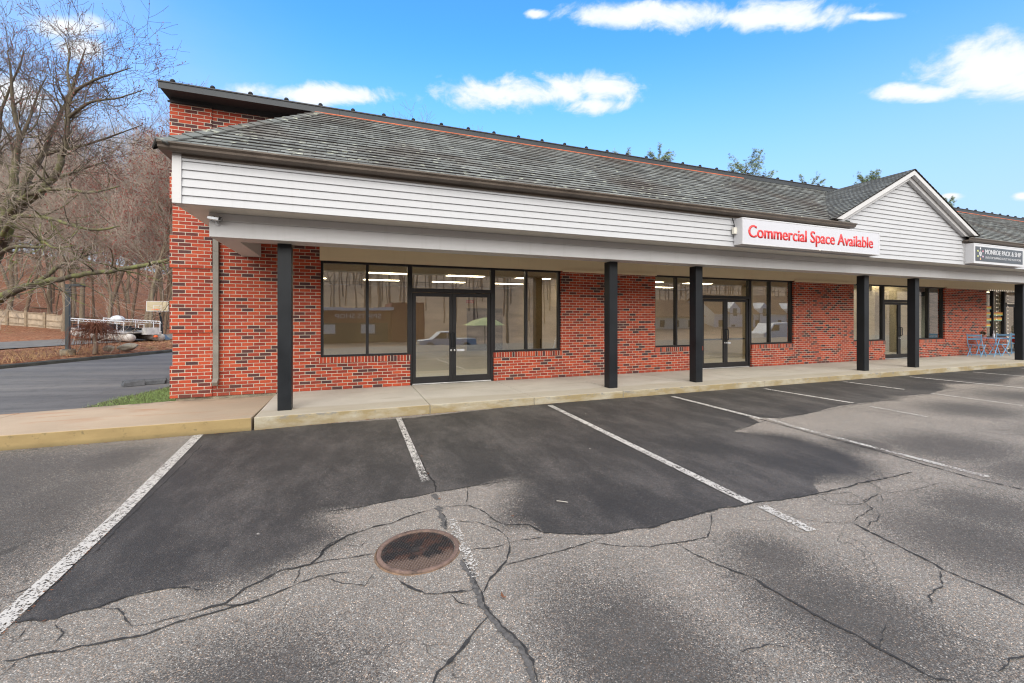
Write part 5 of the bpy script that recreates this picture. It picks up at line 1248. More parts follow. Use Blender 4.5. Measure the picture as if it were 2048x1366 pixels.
# pontoon boat
B0 = Vector((-12.75, 34.1, 0)); AX = Vector((-18.3, 39.2, 0)); L_ = (AX-B0).length; ang = math.atan2((B0-AX).y, (B0-AX).x)
pb_ = thing('pontoon_boat', 'stripped white and silver pontoon boat on the gravel before the woods', 'boat', (AX.x, AX.y, .55), ang)
sl_ = -.035
def bp(x, y, z): return (x, y, z+sl_*x+.12)
for yo, x1_, nm in ((0, L_, 'pontoon'), (1.55, L_+.2, 'pontoon')):
    q = MB(); n__ = 14
    pts = [bp(0, yo, .165), bp(.35, yo, .14), bp(.9, yo, .03), bp(1.6, yo, 0), bp(L_*.5, yo, 0), bp(x1_-.15, yo, 0), bp(x1_, yo, .0)]
    q.tube(pts, [.03, .12, .22, .255, .255, .255, .22], n__); q.build(nm, make_bark('oxidised_aluminium', (.50, .47, .44), (.30, .14, .07), .18), pb_, smooth=True)
q = MB()
v8 = [bp(.5, -.25, .28), bp(L_-.4, -.25, .28), bp(L_-.4, 1.9, .28), bp(.5, 1.9, .28), bp(.5, -.25, .36), bp(L_-.4, -.25, .36), bp(L_-.4, 1.9, .36), bp(.5, 1.9, .36)]
add8(q, v8); q.build('deck', 'alu', pb_)
for yo in (-.2, 1.85):
    q = MB(); q.tube([bp(.4, yo, 1.02), bp(L_-.5, yo, 1.02)], .035, 6); q.tube([bp(.4, yo, .88), bp(L_-.5, yo, .88)], .018, 6)
    for k in range(14): x = .4+(L_-.9)*k/13; q.tube([bp(x, yo, 1.02), bp(x+.12, yo, .88)], .014, 5)
    for x in (.4, 1.9, 4.3, L_-1.2, L_-.5): q.tube([bp(x, yo, .36), bp(x, yo, 1.02)], .028, 6)
    q.build('rail', 'white', pb_)
q = MB(); q.lathe([(.40, 0), (.39, .12), (.31, .25), (.17, .33), (.04, .36)], bp(L_*.56, .85, .98), 18); q.build('dome_cover', 'white', pb_, smooth=True)
q = MB(); rb_ = random.Random(12)
for k in range(16):
    x = rb_.uniform(.7, L_-.7); w__ = rb_.uniform(.2, .55); y_ = rb_.uniform(.1, 1.6); c = Vector(bp(x, y_, .52)); q.obox(c, (w__, 0, 0), (0, .16, 0), (0, 0, rb_.uniform(.05, .17)))
q.build('seat_frames', 'black', pb_, bevel=.02)
q = MB(); q.obox(bp(L_+.05, 1.0, .42), (.28, 0, 0), (0, .35, 0), (0, 0, .22)); q.tube([bp(L_-.3, .5, .62), bp(L_-.3, .5, .86), bp(L_+.3, .5, .86), bp(L_+.3, .5, .4)], .03, 6); q.build('stern_ladder', 'alu', pb_)
q = MB(); q.lathe([(.10, 0), (.13, .06), (.10, .12), (.03, .14)], bp(L_+.30, 1.15, .02), 10); q.build('orange_float', 'orange', pb_)
for x in (1.6, L_-1.4):
    q = MB(); c = Vector(bp(x, .75, -.36)); q.obox((c.x, c.y, (c.z-.2)), (.12, 0, 0), (0, 1.0, 0), (0, 0, max(.05, .11+(x < 3)*.1))); q.build('wood_block', 'woodpost', pb_)

# basketball stand
hp_ = thing('basketball_hoop', 'portable basketball hoop with tan backboard at the wood edge', 'basketball hoop', (-12.2, 36.6, .12), R(0))
q = MB(); q.prism([(-.55, 0), (.55, 0), (.50, .12), (.22, .42), (-.28, .42), (-.50, .12)], -.42, .42, axis='y'); q.build('base', 'postgrey', hp_, bevel=.04)
q = MB(); q.tube([(.20, 0, .35), (.12, 0, 1.5), (.02, -.1, 2.25)], .06, 8); q.build('pole', 'black', hp_)
q = MB(); q.box(-.62, .62, -.24, -.20, 2.02, 2.72); q.build('backboard', simple('tan_board', (.42, .36, .24), .6, 0, .1, 3), hp_)
q = MB()
for a0, a1, c0, c1 in ((-.62,.62,2.02,2.05),(-.62,.62,2.69,2.72),(-.62,-.59,2.05,2.69),(.59,.62,2.05,2.69),(-.22,.22,2.12,2.145),(-.22,.22,2.42,2.445),(-.22,-.195,2.145,2.42),(.195,.22,2.145,2.42)): q.box(a0, a1, -.246, -.2405, c0, c1)
q.build('backboard_lines', 'white', hp_)
q = MB(); q.tube([(.22*math.cos(R(a)), -.48+.22*math.sin(R(a)), 2.13) for a in range(0, 361, 20)], .012, 6, cap=False); q.bar((0, -.25, 2.13), (0, -.27, 2.13), .08, .06); q.build('rim', 'orange', hp_)

# fence of weathered boards at the foot of the wood
def img(px, zc): t_ = (px-1024)/863.; return ((t_*.9344+.3562)*zc, (.9344-t_*.3562)*zc)
fn = thing('board_fence', 'weathered grey board fence with posts at the foot of the wood', 'fence', (-34.0, 66.3, .2))
fo = Vector((-34.0, 66.3, .2)); pa, pb2 = img(-60, 50), img(127, 50.5)
def fpos(f): return Vector((pa[0]+(pb2[0]-pa[0])*f, pa[1]+(pb2[1]-pa[1])*f, 1.20+(.18-1.165)*f))-fo
q = MB(); nb = 62
for k in range(nb):
    if k % 1 == 0:
        a_, b_ = fpos(k/nb), fpos((k+.93)/nb); hh = 1.72+.03*math.sin(k*7.1); v8 = []
        dv_ = Vector((0, .025, 0))
        lo = -.05
        v8 = [a_-dv_+Vector((0,0,lo)), b_-dv_+Vector((0,0,lo)), b_+dv_+Vector((0,0,lo)), a_+dv_+Vector((0,0,lo)), a_-dv_+Vector((0,0,hh)), b_-dv_+Vector((0,0,hh)), b_+dv_+Vector((0,0,hh)), a_+dv_+Vector((0,0,hh))]
        add8(q, [tuple(p_) for p_ in v8])
q.build('board_panel', 'wood', fn)
for k in range(6):
    c = fpos(.0+k/5.0); q = MB(); q.box(c.x-.11, c.x+.11, c.y-.17, c.y-.03, c.z-.3, c.z+1.95); q.build('fence_post', 'woodpost', fn)
for zz in (.35, 1.0, 1.74):
    q = MB(); q.bar(fpos(0)+Vector((0, -.06, zz)), fpos(1)+Vector((0, -.06, zz)), .06, .12); q.build('rail', 'woodpost', fn)

# boulders
for x, y, sx_, sz_, lab in ((-9.35, 24.6, .42, .17, 'long flat grey boulder lying in the leaf bed'), (-9.75, 23.9, .24, .13, 'smaller half buried boulder left of the long flat one')):
    bm = bmesh.new(); bmesh.ops.create_icosphere(bm, subdivisions=4, radius=1)
    for v in bm.verts:
        nn_ = mnoise.noise(v.co*1.3+Vector((x, y, 0)))*.22+mnoise.noise(v.co*4)*.05; v.co = v.co*(1+nn_); v.co.x *= sx_; v.co.y *= sx_*.5; v.co.z *= sz_
    me = bpy.data.meshes.new('boulder'); bm.to_mesh(me); bm.free(); me.materials.append(M['rock']); me.polygons.foreach_set('use_smooth', np.ones(len(me.polygons), bool))
    o = bpy.data.objects.new('boulder', me); COL.objects.link(o); o.location = (x, y, .36); o.rotation_euler = (R(6), R(-7), R(-20)); tag(o, lab, 'boulder', 'boulders in the leaf bed')

# ------------------------------------------------------------------ trees
def grow(mb_trunk, mb_crown, bud, p, d, L, r, lev, maxlev, rn, up=.12, kids=(4, 6), spread=(35, 60), rmin=.006, sides=(7, 5, 4, 3, 3, 3), lenf=(.5, .75), budp=0.0, buds=.03, wander=.16, first=.35):
    """one branch as a tapered tube, then its side branches, recursively"""
    n = max(3, 6-lev); pts = [p.copy()]; rad = [r]; dd = d.normalized(); dirs = [dd.copy()]
    for k in range(n):
        dd = (dd+Vector((rn.gauss(0, wander), rn.gauss(0, wander), rn.gauss(0, wander)+up*(.6 if lev else .25)))).normalized()
        pts.append(pts[-1]+dd*(L/n)); dirs.append(dd.copy()); rad.append(max(rmin, r*(1-(k+1)/n*(.62 if lev == 0 else .80))))
    tgt = mb_trunk if lev <= 1 else mb_crown
    tgt.tube(pts, rad, sides[min(lev, len(sides)-1)], cap=False)
    if lev >= maxlev:
        if bud is not None:
            for q in pts[1:]:
                if rn.random() < budp:
                    c = q+Vector((rn.gauss(0, .02), rn.gauss(0, .02), rn.gauss(0, .02))); s = buds*rn.uniform(.6, 1.4)
                    a = Vector((rn.uniform(-1, 1), rn.uniform(-1, 1), rn.uniform(-1, 1))).normalized(); b = a.orthogonal().normalized(); e_ = a.cross(b)
                    bud.face([c-a*s, c+b*s*.6, c+a*s, c-b*s*.6]); bud.face([c-e_*s, c+a*s*.6, c+e_*s, c-a*s*.6])
        return
    nk = rn.randint(*kids)
    for k in range(nk):
        f = first+(1-first)*(k+rn.random())/nk if lev == 0 else rn.uniform(.2, 1.0)
        f = min(f, .999); x = f*n; i = int(x); q = pts[i].lerp(pts[i+1], x-i); rq = rad[i]+(rad[i+1]-rad[i])*(x-i)
        base = dirs[i+1]; ang = R(rn.uniform(*spread)); az = rn.uniform(0, 2*math.pi)
        a = base.orthogonal().normalized(); b = base.cross(a); nd = base*math.cos(ang)+(a*math.cos(az)+b*math.sin(az))*math.sin(ang)
        grow(mb_trunk, mb_crown, bud, q, nd, L*rn.uniform(*lenf)*(1.15-f*.45 if lev == 0 else 1), max(rmin, rq*rn.uniform(.45, .68)), lev+1, maxlev, rn, up, kids if lev < 1 else (max(3, kids[0]-2), max(4, kids[1]-2)), spread, rmin, sides, lenf, budp, buds, wander, first)

def bare_tree_proto(seed, H, r, kids, first, maxlev=3, bark='bark', twig='twig', budmat=None, budp=0.0, rmin=.009, lenf=(.36, .52), spread=(28, 55), up=.16):
    rn = random.Random(seed); mt, mc = MB(), MB(); mbud = MB() if budmat else None
    grow(mt, mc, mbud, Vector((0, 0, -.3)), Vector((rn.uniform(-.06, .06), rn.uniform(-.06, .06), 1)), H, r, 0, maxlev, rn, up=up, kids=kids, spread=spread, rmin=rmin, lenf=lenf, budp=budp, buds=.075, wander=.07, first=first)
    t = bpy.data.objects.new('bare_tree', None); COL.objects.link(t)
    mt.build('trunk', bark, t, smooth=True, fix=False); mc.build('crown', twig, t, fix=False)
    if mbud and mbud.f: mbud.build('buds', budmat, t, fix=False)
    return t
protos = [bare_tree_proto(31, 21, .27, (14, 17), .45, 3, 'bark', 'twig'),
          bare_tree_proto(32, 18, .20, (12, 15), .48, 3, 'bark2', 'twig2'),
          bare_tree_proto(33, 22, .33, (14, 18), .44, 3, 'bark', 'twig2'),
          bare_tree_proto(34, 16, .14, (11, 14), .36, 3, 'bark2', 'twig'),
          bare_tree_proto(35, 19, .24, (13, 16), .42, 3, 'bark', 'twig'),
          bare_tree_proto(36, 11, .09, (12, 15), .26, 3, 'bark2', 'twig2', 'bud', .3)]
KINDS = ['tall grey bare tree standing in the brown wood', 'brown barked bare tree standing in the wood', 'thick tall bare tree standing in the wood', 'slender bare tree standing in the wood', 'broad bare tree standing in the wood', 'small bare red budded tree standing in the wood']
used = set()
def put_tree(k, x, y, z, sc_, rz, lean=(0, 0), label=None, grp='bare trees in the wood left of the shop'):
    o = protos[k] if k not in used else copy_fast(k)
    used.add(k); o.location = (x, y, z); o.scale = (sc_, sc_, sc_); o.rotation_euler = (lean[0], lean[1], rz)
    tag(o, label or KINDS[k], 'tree', grp); return o
KID = {k: [c for c in bpy.data.objects if c.parent == protos[k]] for k in range(6)}
def copy_fast(k):
    r_ = protos[k].copy(); COL.objects.link(r_)
    for c in KID[k]:
        d_ = c.copy(); COL.objects.link(d_); d_.parent = r_
    return r_
def dcoord(x, y): return (x-P0[0])*NN[0]+(y-P0[1])*NN[1]
rt = random.Random(77)
# trunks one can pick out in the photograph: px, distance, kind, scale, lean
for px, zc, k, s_, ln in ((48, 58, 1, 1.1, -.16), (100, 62, 0, 1.05, 0), (143, 60, 2, 1.0, .03), (163, 52, 0, 1.0, 0), (218, 50, 4, .95, 0), (240, 55, 3, 1.1, .05), (292, 45, 2, .92, -.13), (318, 50, 1, 1.0, 0), (328, 44, 3, 1.0, .02), (20, 66, 4, 1, 0), (188, 66, 3, 1.2, 0), (262, 62, 1, 1.0, 0.02), (335, 60, 0, 1, 0), (305, 58, 5, 1.3, 0), (250, 47, 5, 1.15, 0), (330, 40, 5, 1.0, 0.05)):
    x, y = img(px, zc); put_tree(k, x, y, hill(dcoord(x, y)), s_, rt.uniform(0, 6.28), (0, ln))
cnt = 0
while cnt < 60:
    px = rt.uniform(-260, 520); zc = 44+96*rt.random()**1.25
    x, y = img(px, zc); d_ = dcoord(x, y)
    if d_ < 30 or (px > 348 and zc < 60): continue
    k = rt.choice([0, 1, 2, 3, 3, 4, 1, 5, 5]); put_tree(k, x, y, hill(d_)-.2, rt.uniform(.8, 1.12)*(1 if k != 5 else 1.25), rt.uniform(0, 6.28), (rt.gauss(0, .03), rt.gauss(0, .03))); cnt += 1
# bare tops and pines behind the shop roof
for px, zc, ztop, k in ((790, 42, 21.6, 4), (845, 44, 22.0, 1), (742, 45, 21.0, 3)):
    x, y = img(px, zc); put_tree(k, x, y, ztop-{4: 24.0, 1: 23.0, 3: 20.0}[k], 1.0, rt.uniform(0, 6), label='bare tree whose thin top shows above the shop roof', grp='bare trees behind the shop roof')

def pine(name, label, x, y, H, seed, spread_=3.2, grp='pines behind the shop roof'):
    rn = random.Random(seed); t = thing(name, label, 'tree', (x, y, 0), 0, grp)
    tr, cw = MB(), MB()
    tr.tube([(0, 0, -.2), (.1, 0, H*.4), (0, .1, H*.75), (0, 0, H)], [.38, .28, .14, .03], 8)
    for k in range(64):
        f = rn.uniform(.50, 1.0); z = H*f; L = spread_*(1.22-f)*2.1*rn.uniform(.6, 1.15)+.9; az = rn.uniform(0, 6.28); el = R(rn.uniform(12, 48)+25*(f-.6))
        d = Vector((math.cos(az)*math.cos(el), math.sin(az)*math.cos(el), math.sin(el))); b0 = Vector((0, 0, z-L*.35)); pts = [b0, b0+d*L*.5+Vector((0, 0, .05)), b0+d*L+Vector((0, 0, .18*L))]
        tr.tube(pts, [.055, .035, .012], 4, cap=False)
        for j in range(int(20+L*10)):
            g = rn.uniform(.25, 1.02); c = b0+d*L*g+Vector((rn.gauss(0, .16*L*.4), rn.gauss(0, .16*L*.4), rn.gauss(.12, .14)+.18*L*g*g))
            for m_ in range(26):
                v = Vector((rn.gauss(0, 1), rn.gauss(0, 1), rn.gauss(.55, .8))).normalized()*rn.uniform(.16, .40); s = v.orthogonal().normalized()*.018
                cw.face([c-s, c+s, c+v])
    tr.build('trunk', 'bark2', t, smooth=True, fix=False); cw.build('crown', 'needle', t, fix=False)
for i, (px, top, zc, w_, lab) in enumerate(((1245, 296, 62, 2.3, 'pine crown farthest left above the shop roof'), (1318, 293, 60, 2.8, 'pine with a thin spire second from left above the roof'), (1492, 306, 60, 4.6, 'broadest pine crown above the roof left of the gable'), (1612, 350, 66, 3.2, 'low pine tip just left of the roof valley'), (1738, 344, 64, 3.2, 'pine tip behind the slope of the gable roof'), (1888, 388, 70, 2.0, 'pine tip just right of the gable peak'))):
    x, y = img(px, zc); pine('pine_tree', lab, x, y, 1.68+(636-top)*zc/863.-1.2, 50+i, w_)

# the big mossy maple at the left edge
mp = thing('mossy_maple', 'big spreading bare maple with mossy limbs and red buds by the driveway', 'tree', (-13.1, 22.6, .2))
mo_ = Vector((-13.1, 22.6, .2)); mt, mc, mbud, msm, mch = MB(), MB(), MB(), MB(), MB(); rn = random.Random(101)
def P3(px, py, zc): x, y = img(px, zc); return Vector((x, y, 1.68-(py-636)*zc/863.))-mo_
limbs = [  # px, py, distance; radii
 ([(-52, 690, 17), (-50, 640, 16.8), (-42, 590, 16.5), (-30, 540, 16.3), (-12, 490, 16.2)], [.46, .36, .32, .30, .27]),
 ([(-45, 640, 16.6), (0, 600, 15.4), (45, 577, 14.9), (85, 566, 14.6), (130, 556, 14.2), (190, 546, 13.7), (250, 538, 13.3), (300, 528, 13), (345, 518, 12.8)], [.24, .19, .17, .15, .115, .10, .085, .07, .05]),
 ([(60, 572, 14.8), (95, 550, 14.8), (120, 530, 14.9), (160, 515, 15), (205, 503, 15.2)], [.11, .09, .07, .05, .02]),
 ([(-30, 560, 16.4), (0, 470, 16), (15, 415, 15.9), (28, 370, 15.8), (30, 330, 15.7), (38, 275, 15.6), (26, 210, 15.5), (22, 150, 15.4), (15, 100, 15.3)], [.28, .23, .20, .17, .15, .11, .07, .045, .02]),
 ([(36, 290, 15.6), (60, 235, 15.9), (75, 190, 16.1), (95, 150, 16.2)], [.085, .055, .035, .015]),
 ([(-25, 545, 16.4), (10, 440, 16.8), (50, 370, 17.2), (85, 310, 17.5), (100, 270, 17.6), (125, 220, 17.7), (145, 175, 17.8), (160, 130, 17.8), (172, 95, 17.8)], [.27, .22, .18, .14, .115, .09, .07, .045, .015]),
 ([(85, 310, 17.5), (125, 300, 17.2), (170, 290, 17), (230, 270, 16.6), (285, 250, 16.3)], [.10, .075, .055, .035, .012]),
 ([(-20, 540, 16.3), (30, 430, 15.7), (75, 385, 15.4), (110, 350, 15.2), (128, 300, 15.1), (137, 240, 15), (143, 190, 15), (190, 160, 14.8), (265, 135, 14.6)], [.25, .21, .17, .14, .12, .10, .075, .045, .012]),
 ([(138, 235, 15), (180, 205, 14.7), (240, 195, 14.5), (290, 178, 14.3)], [.07, .05, .032, .012]),
 ([(143, 190, 15), (135, 150, 15.1), (138, 110, 15.2), (130, 75, 15.2)], [.06, .042, .028, .01]),
 ([(0, 455, 15.9), (40, 400, 15.2), (80, 383, 14.8), (130, 378, 14.4), (180, 385, 14), (240, 372, 13.7)], [.15, .12, .095, .07, .05, .02]),
 ([(-10, 500, 16), (30, 435, 15), (75, 433, 14.6), (110, 440, 14.3), (150, 452, 14), (195, 460, 13.7), (240, 452, 13.5)], [.13, .10, .085, .07, .055, .045, .02]),
 ([(-25, 530, 16), (20, 495, 14.8), (80, 495, 14.4), (85, 483, 14.2), (110, 496, 14), (150, 490, 13.8)], [.11, .08, .06, .05, .035, .012]),
 ([(80, 395, 15.3), (110, 360, 15.6), (160, 340, 15.8), (215, 322, 15.9)], [.09, .065, .045, .015]),
 ([(-10, 480, 16.2), (-30, 400, 16.6), (-20, 330, 16.8), (0, 250, 16.9), (-10, 180, 17), (-5, 120, 17)], [.2, .17, .13, .09, .05, .015]),
 ([(5, 330, 16.2), (-5, 270, 16), (10, 200, 15.8), (40, 130, 15.6), (48, 95, 15.6)], [.09, .07, .05, .03, .012]),
 ([(-40, 610, 16.6), (-70, 540, 17), (-120, 480, 17.2), (-160, 420, 17.4)], [.2, .16, .12, .06]),
]
for pl_, rd in limbs:
    pts = [P3(*q) for q in pl_]
    # smooth the limb: subdivide with a little wander
    sm, sr = [], []
    for i in range(len(pts)-1):
        p0_ = pts[max(i-1, 0)]; p1_ = pts[i]; p2_ = pts[i+1]; p3_ = pts[min(i+2, len(pts)-1)]
        for k in range(4):
            t_ = k/4; a = .5*((2*p1_)+(p2_-p0_)*t_+(2*p0_-5*p1_+4*p2_-p3_)*t_*t_+(3*p1_-p0_-3*p2_+p3_)*t_**3)
            rr_ = rd[i]+(rd[i+1]-rd[i])*t_; sm.append(a+Vector((rn.gauss(0, 1), rn.gauss(0, 1), rn.gauss(0, 1)))*rr_*.12); sr.append(rr_*rn.uniform(.93, 1.08)*(.70 if rr_ > .08 else .80))
    sm.append(pts[-1]); sr.append(rd[-1]*.8)
    mt.tube(sm, sr, 9, cap=False)
    nside = int(len(sm)*(.75 if sm[-1].z+mo_.z < 6.2 else .80))
    for k in range(nside):
        i = rn.randint(2, len(sm)-2); d0 = (sm[i+1]-sm[i]).normalized(); rr_ = sr[i]
        if rr_ > .2: continue
        ang = R(rn.uniform(30, 75)); az = rn.uniform(0, 6.28); a = d0.orthogonal().normalized(); b = d0.cross(a)
        nd = d0*math.cos(ang)+(a*math.cos(az)+b*math.sin(az))*math.sin(ang); hi = sm[i].z+mo_.z
        low = hi < 6.5
        grow(mt, mc if low else mch, mbud, sm[i], nd, rn.uniform(1.0, 2.2), min(.028, rr_*.45), 1, 3, rn, up=(-.02 if low else .16), kids=((4, 6) if low else (5, 7)), spread=(25, 60), rmin=(.0042 if low else .0045), sides=(6, 5, 4, 3), lenf=(.42, .66), budp=(.05 if low else .36), buds=.022, wander=.2)
mt.build('trunk', 'mossbark', mp, smooth=True, fix=False); mc.build('crown', 'twigpale', mp, fix=False); mch.build('upper_crown', 'twigdark', mp, fix=False); mbud.build('buds', 'bud', mp, fix=False)

# red-budded maple nearer the wall, behind the boat
rm = bare_tree_proto(88, 14, .14, (15, 18), .28, 3, 'bark', 'twig', 'bud', .40, .008, (.36, .5), (22, 46), .2)
x, y = img(300, 38); rm.location = (x, y, .15); tag(rm, 'red budded maple rising behind the basketball hoop', 'tree')
rm2 = copy_tree(rm); x, y = img(215, 40); rm2.location = (x, y, .15); rm2.rotation_euler = (0, 0, 2.2); rm2.scale = (.95, .95, .92); tag(rm2, 'red budded maple rising behind the pontoon boat', 'tree')

# weeping shrub, dead weeds, twig
wsn = thing('weeping_shrub', 'reddish weeping shrub with a pale twisted trunk in the leaf bed', 'shrub', (-9.98, 23.35, .25))
q, c_ = MB(), MB(); rs_ = random.Random(6)
q.tube([(0, 0, -.1), (.03, 0, .3), (-.03, .02, .55), (.05, 0, .85), (0, 0, 1.12)], [.10, .075, .07, .065, .04], 8); q.build('trunk', 'twigpale', wsn, smooth=True, fix=False)
for k in range(330):
    az = rs_.uniform(0, 6.28); R_ = rs_.uniform(.25, 1.0); z0_ = rs_.uniform(.75, 1.15); zt = z0_+rs_.uniform(.02, .22); e_ = rs_.uniform(.02, .65)
    dx, dy = math.cos(az)*R_, math.sin(az)*R_
    c_.tube([(dx*.05, dy*.05, z0_), (dx*.45, dy*.45, zt), (dx*.82+rs_.gauss(0, .04), dy*.82, zt-.15), (dx+rs_.gauss(0, .06), dy+rs_.gauss(0, .06), e_)], [.009, .007, .005, .003], 3, cap=False)
c_.build('crown', 'weed', wsn, fix=False)
dg_ = MB(); rd_ = random.Random(8)
for k in range(5200):
    s_ = rd_.uniform(-9, 14); d_ = abs(rd_.gauss(0, 2.6))+.25
    if d_ > 7: continue
    x, y = sd(s_, d_); z = hill(d_); cl_ = mnoise.noise(Vector((x*.5, y*.5, 2)))
    if cl_ < rd_.uniform(-.25, .35): continue
    h_ = rd_.uniform(.05, .34)*(1.3 if s_ < 2 else .7); a_ = rd_.uniform(0, 6.28); le = h_*rd_.uniform(.3, 1.1); w__ = .008
    dg_.face([(x-w__, y, z), (x+w__, y, z), (x+math.cos(a_)*le, y+math.sin(a_)*le*.5, z+h_)])
tag(dg_.build('dead_weeds', 'drygrass', fix=False), kind='stuff')
df_ = MB(); lm = df_
for k in range(9000):
    s_ = rd_.uniform(-9, 16); d_ = rd_.uniform(.1, 7); x, y = sd(s_, d_); leafq(x, y, hill(d_)+.03, rd_.uniform(.035, .075))
tag(df_.build('leaf_carpet', 'leaf', fix=False), kind='stuff')
tw = MB(); b_ = Vector((*sd(3.6, 1.2), .25)); tw.tube([b_, b_+Vector((.10, 0, .22)), b_+Vector((.16, .05, .42)), b_+Vector((.30, .05, .72))], [.022, .02, .016, .008], 6); tw.tube([b_+Vector((.16, .05, .42)), b_+Vector((.12, .05, .6))], [.012, .006], 5)
tag(tw.build('dead_stick', 'twigpale', fix=False), 'pale dead stick poking out of the leaf bed right of the lamp post', 'stick')
# fallen logs and brush on the slope
for k in range(9):
    px = rt.uniform(60, 330); zc = rt.uniform(52, 85); x, y = img(px, zc); z = hill(dcoord(x, y)); a_ = rt.uniform(-.5, .5); L2 = rt.uniform(2.5, 5)
    q = MB(); q.tube([(-L2/2*math.cos(a_), -L2/2*math.sin(a_), .12), (0, 0, .22), (L2/2*math.cos(a_), L2/2*math.sin(a_), .1)], [.16, .14, .07], 7)
    o = q.build('fallen_log', 'bark2', None, smooth=True, fix=False, loc=(x, y, z+.05)); tag(o, 'fallen bare log lying across the brown leaf slope', 'log', 'fallen logs on the leaf slope')

# ------------------------------------------------------------------ ground sheet and the land across the street
gxs = axis([(-400, -60, 20), (-60, 80, 5), (80, 400, 20)]); gys = axis([(-400, -160, 20), (-160, -12, 4), (-12, 80, 8), (80, 420, 20)])
Gx, Gy = np.meshgrid(gxs, gys); Gx, Gy = Gx.ravel(), Gy.ravel()
Gz = np.interp(-Gy, [-60, 6, 9, 17, 34, 42, 60, 95, 140, 260, 400], [-.13, -.13, -.5, -1.42, -1.42, -.6, 4.0, 15, 30, 42, 44])
Gz = Gz+np.where(Gy > 90, (Gy-90)*.03, 0)
ii = np.arange(len(gxs)*len(gys)).reshape(len(gys), len(gxs))
gr_ = grid_mesh('ground', Gx, Gy, Gz, np.stack([ii[:-1,:-1], ii[:-1,1:], ii[1:,1:], ii[1:,:-1]], -1).reshape(-1, 4), 'hillwood'); tag(gr_, kind='structure')
rd2 = MB(); rd2.face([(-120, -26.5, -1.39), (160, -26.5, -1.39), (160, -18.5, -1.39), (-120, -18.5, -1.39)]); tag(rd2.build('street', 'road', fix=False), kind='structure')
vg = MB(); vg.face([(-120, -18.4, -1.385), (160, -18.4, -1.385), (160, -16.2, -1.30), (-120, -16.2, -1.30)]); tag(vg.build('street_verge', simple('verge_grass', (.20, .19, .06), .9), fix=False), kind='structure')
fw = MB(); rf_ = random.Random(15)
for k in range(620):
    x = rf_.uniform(-90, 130); y = -rf_.uniform(46, 120); z = float(np.interp(-y, [42, 60, 95, 140], [-.6, 4.0, 15, 30])); h_ = rf_.uniform(9, 17); r_ = rf_.uniform(.08, .2)
    fw.tube([(x, y, z-.3), (x+rf_.uniform(-.5, .5), y, z+h_*.5), (x+rf_.uniform(-1, 1), y+rf_.uniform(-1, 1), z+h_)], [r_, r_*.7, .03], 4, cap=False)
    for j in range(9):
        f = rf_.uniform(.35, .95); a_ = rf_.uniform(0, 6.28); L2 = h_*.22*(1.2-f)
        b0 = Vector((x, y, z+h_*f)); fw.tube([b0, b0+Vector((math.cos(a_)*L2, math.sin(a_)*L2, L2*.9))], [r_*.35, .02], 3, cap=False)
tag(fw.build('wood_across_street', 'hillwood', fix=False), kind='stuff')

# buildings, vehicles and wires mirrored in the shop glass
def house(name, label, cat, x0, x1, y0, y1, z0, hw, ridge, wallm, roofm, dormers=()):
    t = thing(name, label, cat, ((x0+x1)/2, (y0+y1)/2, z0)); o3 = Vector(((x0+x1)/2, (y0+y1)/2, z0))
    def L(o): o.location = -o3; return o
    w = MB(); w.box(x0, x1, y0, y1, z0, z0+hw); ym = (y0+y1)/2; w.prism([(y0, z0+hw+.002), (y1, z0+hw+.002), (ym, z0+ridge)], x0, x1); L(w.build('wall', wallm, t))
    r = MB(); ex2 = .4
    for ya, yb in ((y1+ex2, ym), (y0-ex2, ym)):
        zl = z0+hw-ex2*(ridge-hw)/((y1-y0)/2); r.face([(x0-ex2, ya, zl+.1), (x1+ex2, ya, zl+.1), (x1+ex2, yb, z0+ridge+.1), (x0-ex2, yb, z0+ridge+.1)])
    L(r.build('roof', roofm, t, fix=False))
    for dx in dormers:
        d = MB(); yd = y1+.25; zb = z0+hw*.35; d.prism([(dx-1.3, zb), (dx+1.3, zb), (dx+1.3, z0+hw+.9), (dx, z0+hw+2.1), (dx-1.3, z0+hw+.9)], ym, yd, axis='y'); L(d.build('dormer', wallm, t))
        wv = MB(); wv.box(dx-.45, dx+.45, yd, yd+.04, z0+hw-.6, z0+hw+.9); L(wv.build('window', 'carglass', t))
    for k in range(int((x1-x0)/3.2)):
        xx = x0+1.6+3.2*k; wv = MB(); wv.box(xx-.5, xx+.5, y1+.001, y1+.04, z0+.9, z0+2.2); f2 = L(wv.build('window', 'carglass', t))
    return t, L
house('white_house', 'white house with two gabled dormers across the street', 'house', 66, 92, -54, -44, -.9, 3.6, 7.4, 'white', 'roofbrown', (71.0, 79.0, 87.0))
house('cream_house', 'cream house with brown roof across the street', 'house', 48, 62, -52, -43, -.9, 3.0, 6.0, 'creamwall', 'roofbrown')
sh = thing('street_shop', 'low red brown shop with pale roof edge across the street', 'building', (0, -37, -1.3)); so = Vector((0, -37, -1.3))
def L(o): o.location = -so; return o
w = MB(); w.box(-13, 5.0, -46, -35, -1.35, 2.6); L(w.build('wall', 'redbrown', sh)); w = MB(); w.box(-13.3, 5.3, -46.2, -34.6, 2.601, 2.95); L(w.build('roof_edge', 'white', sh))
w = MB(); w.box(5.01, 9.0, -45, -34.8, -1.35, 3.6); L(w.build('corner_wall', simple('dark_red_wall', (.16, .03, .03), .8), sh))
w = MB(); w.box(-12, 4.6, -34.98, -34.9, -1.2, 1.1); L(w.build('shopfront', simple('dark_shopfront', (.06, .05, .04), .4), sh))
for xx in (-7.5, -3.0, 1.5): w = MB(); w.box(xx, xx+1.6, -34.895, -34.86, -.2, .9); L(w.build('window', 'offwhite', sh))
for w1_ in text_obj('SPIRITS SHOP', 5.2, .55, 3.8, -34.55, 1.62, 'white', sh, extrude=.02, facing=1): L(w1_)
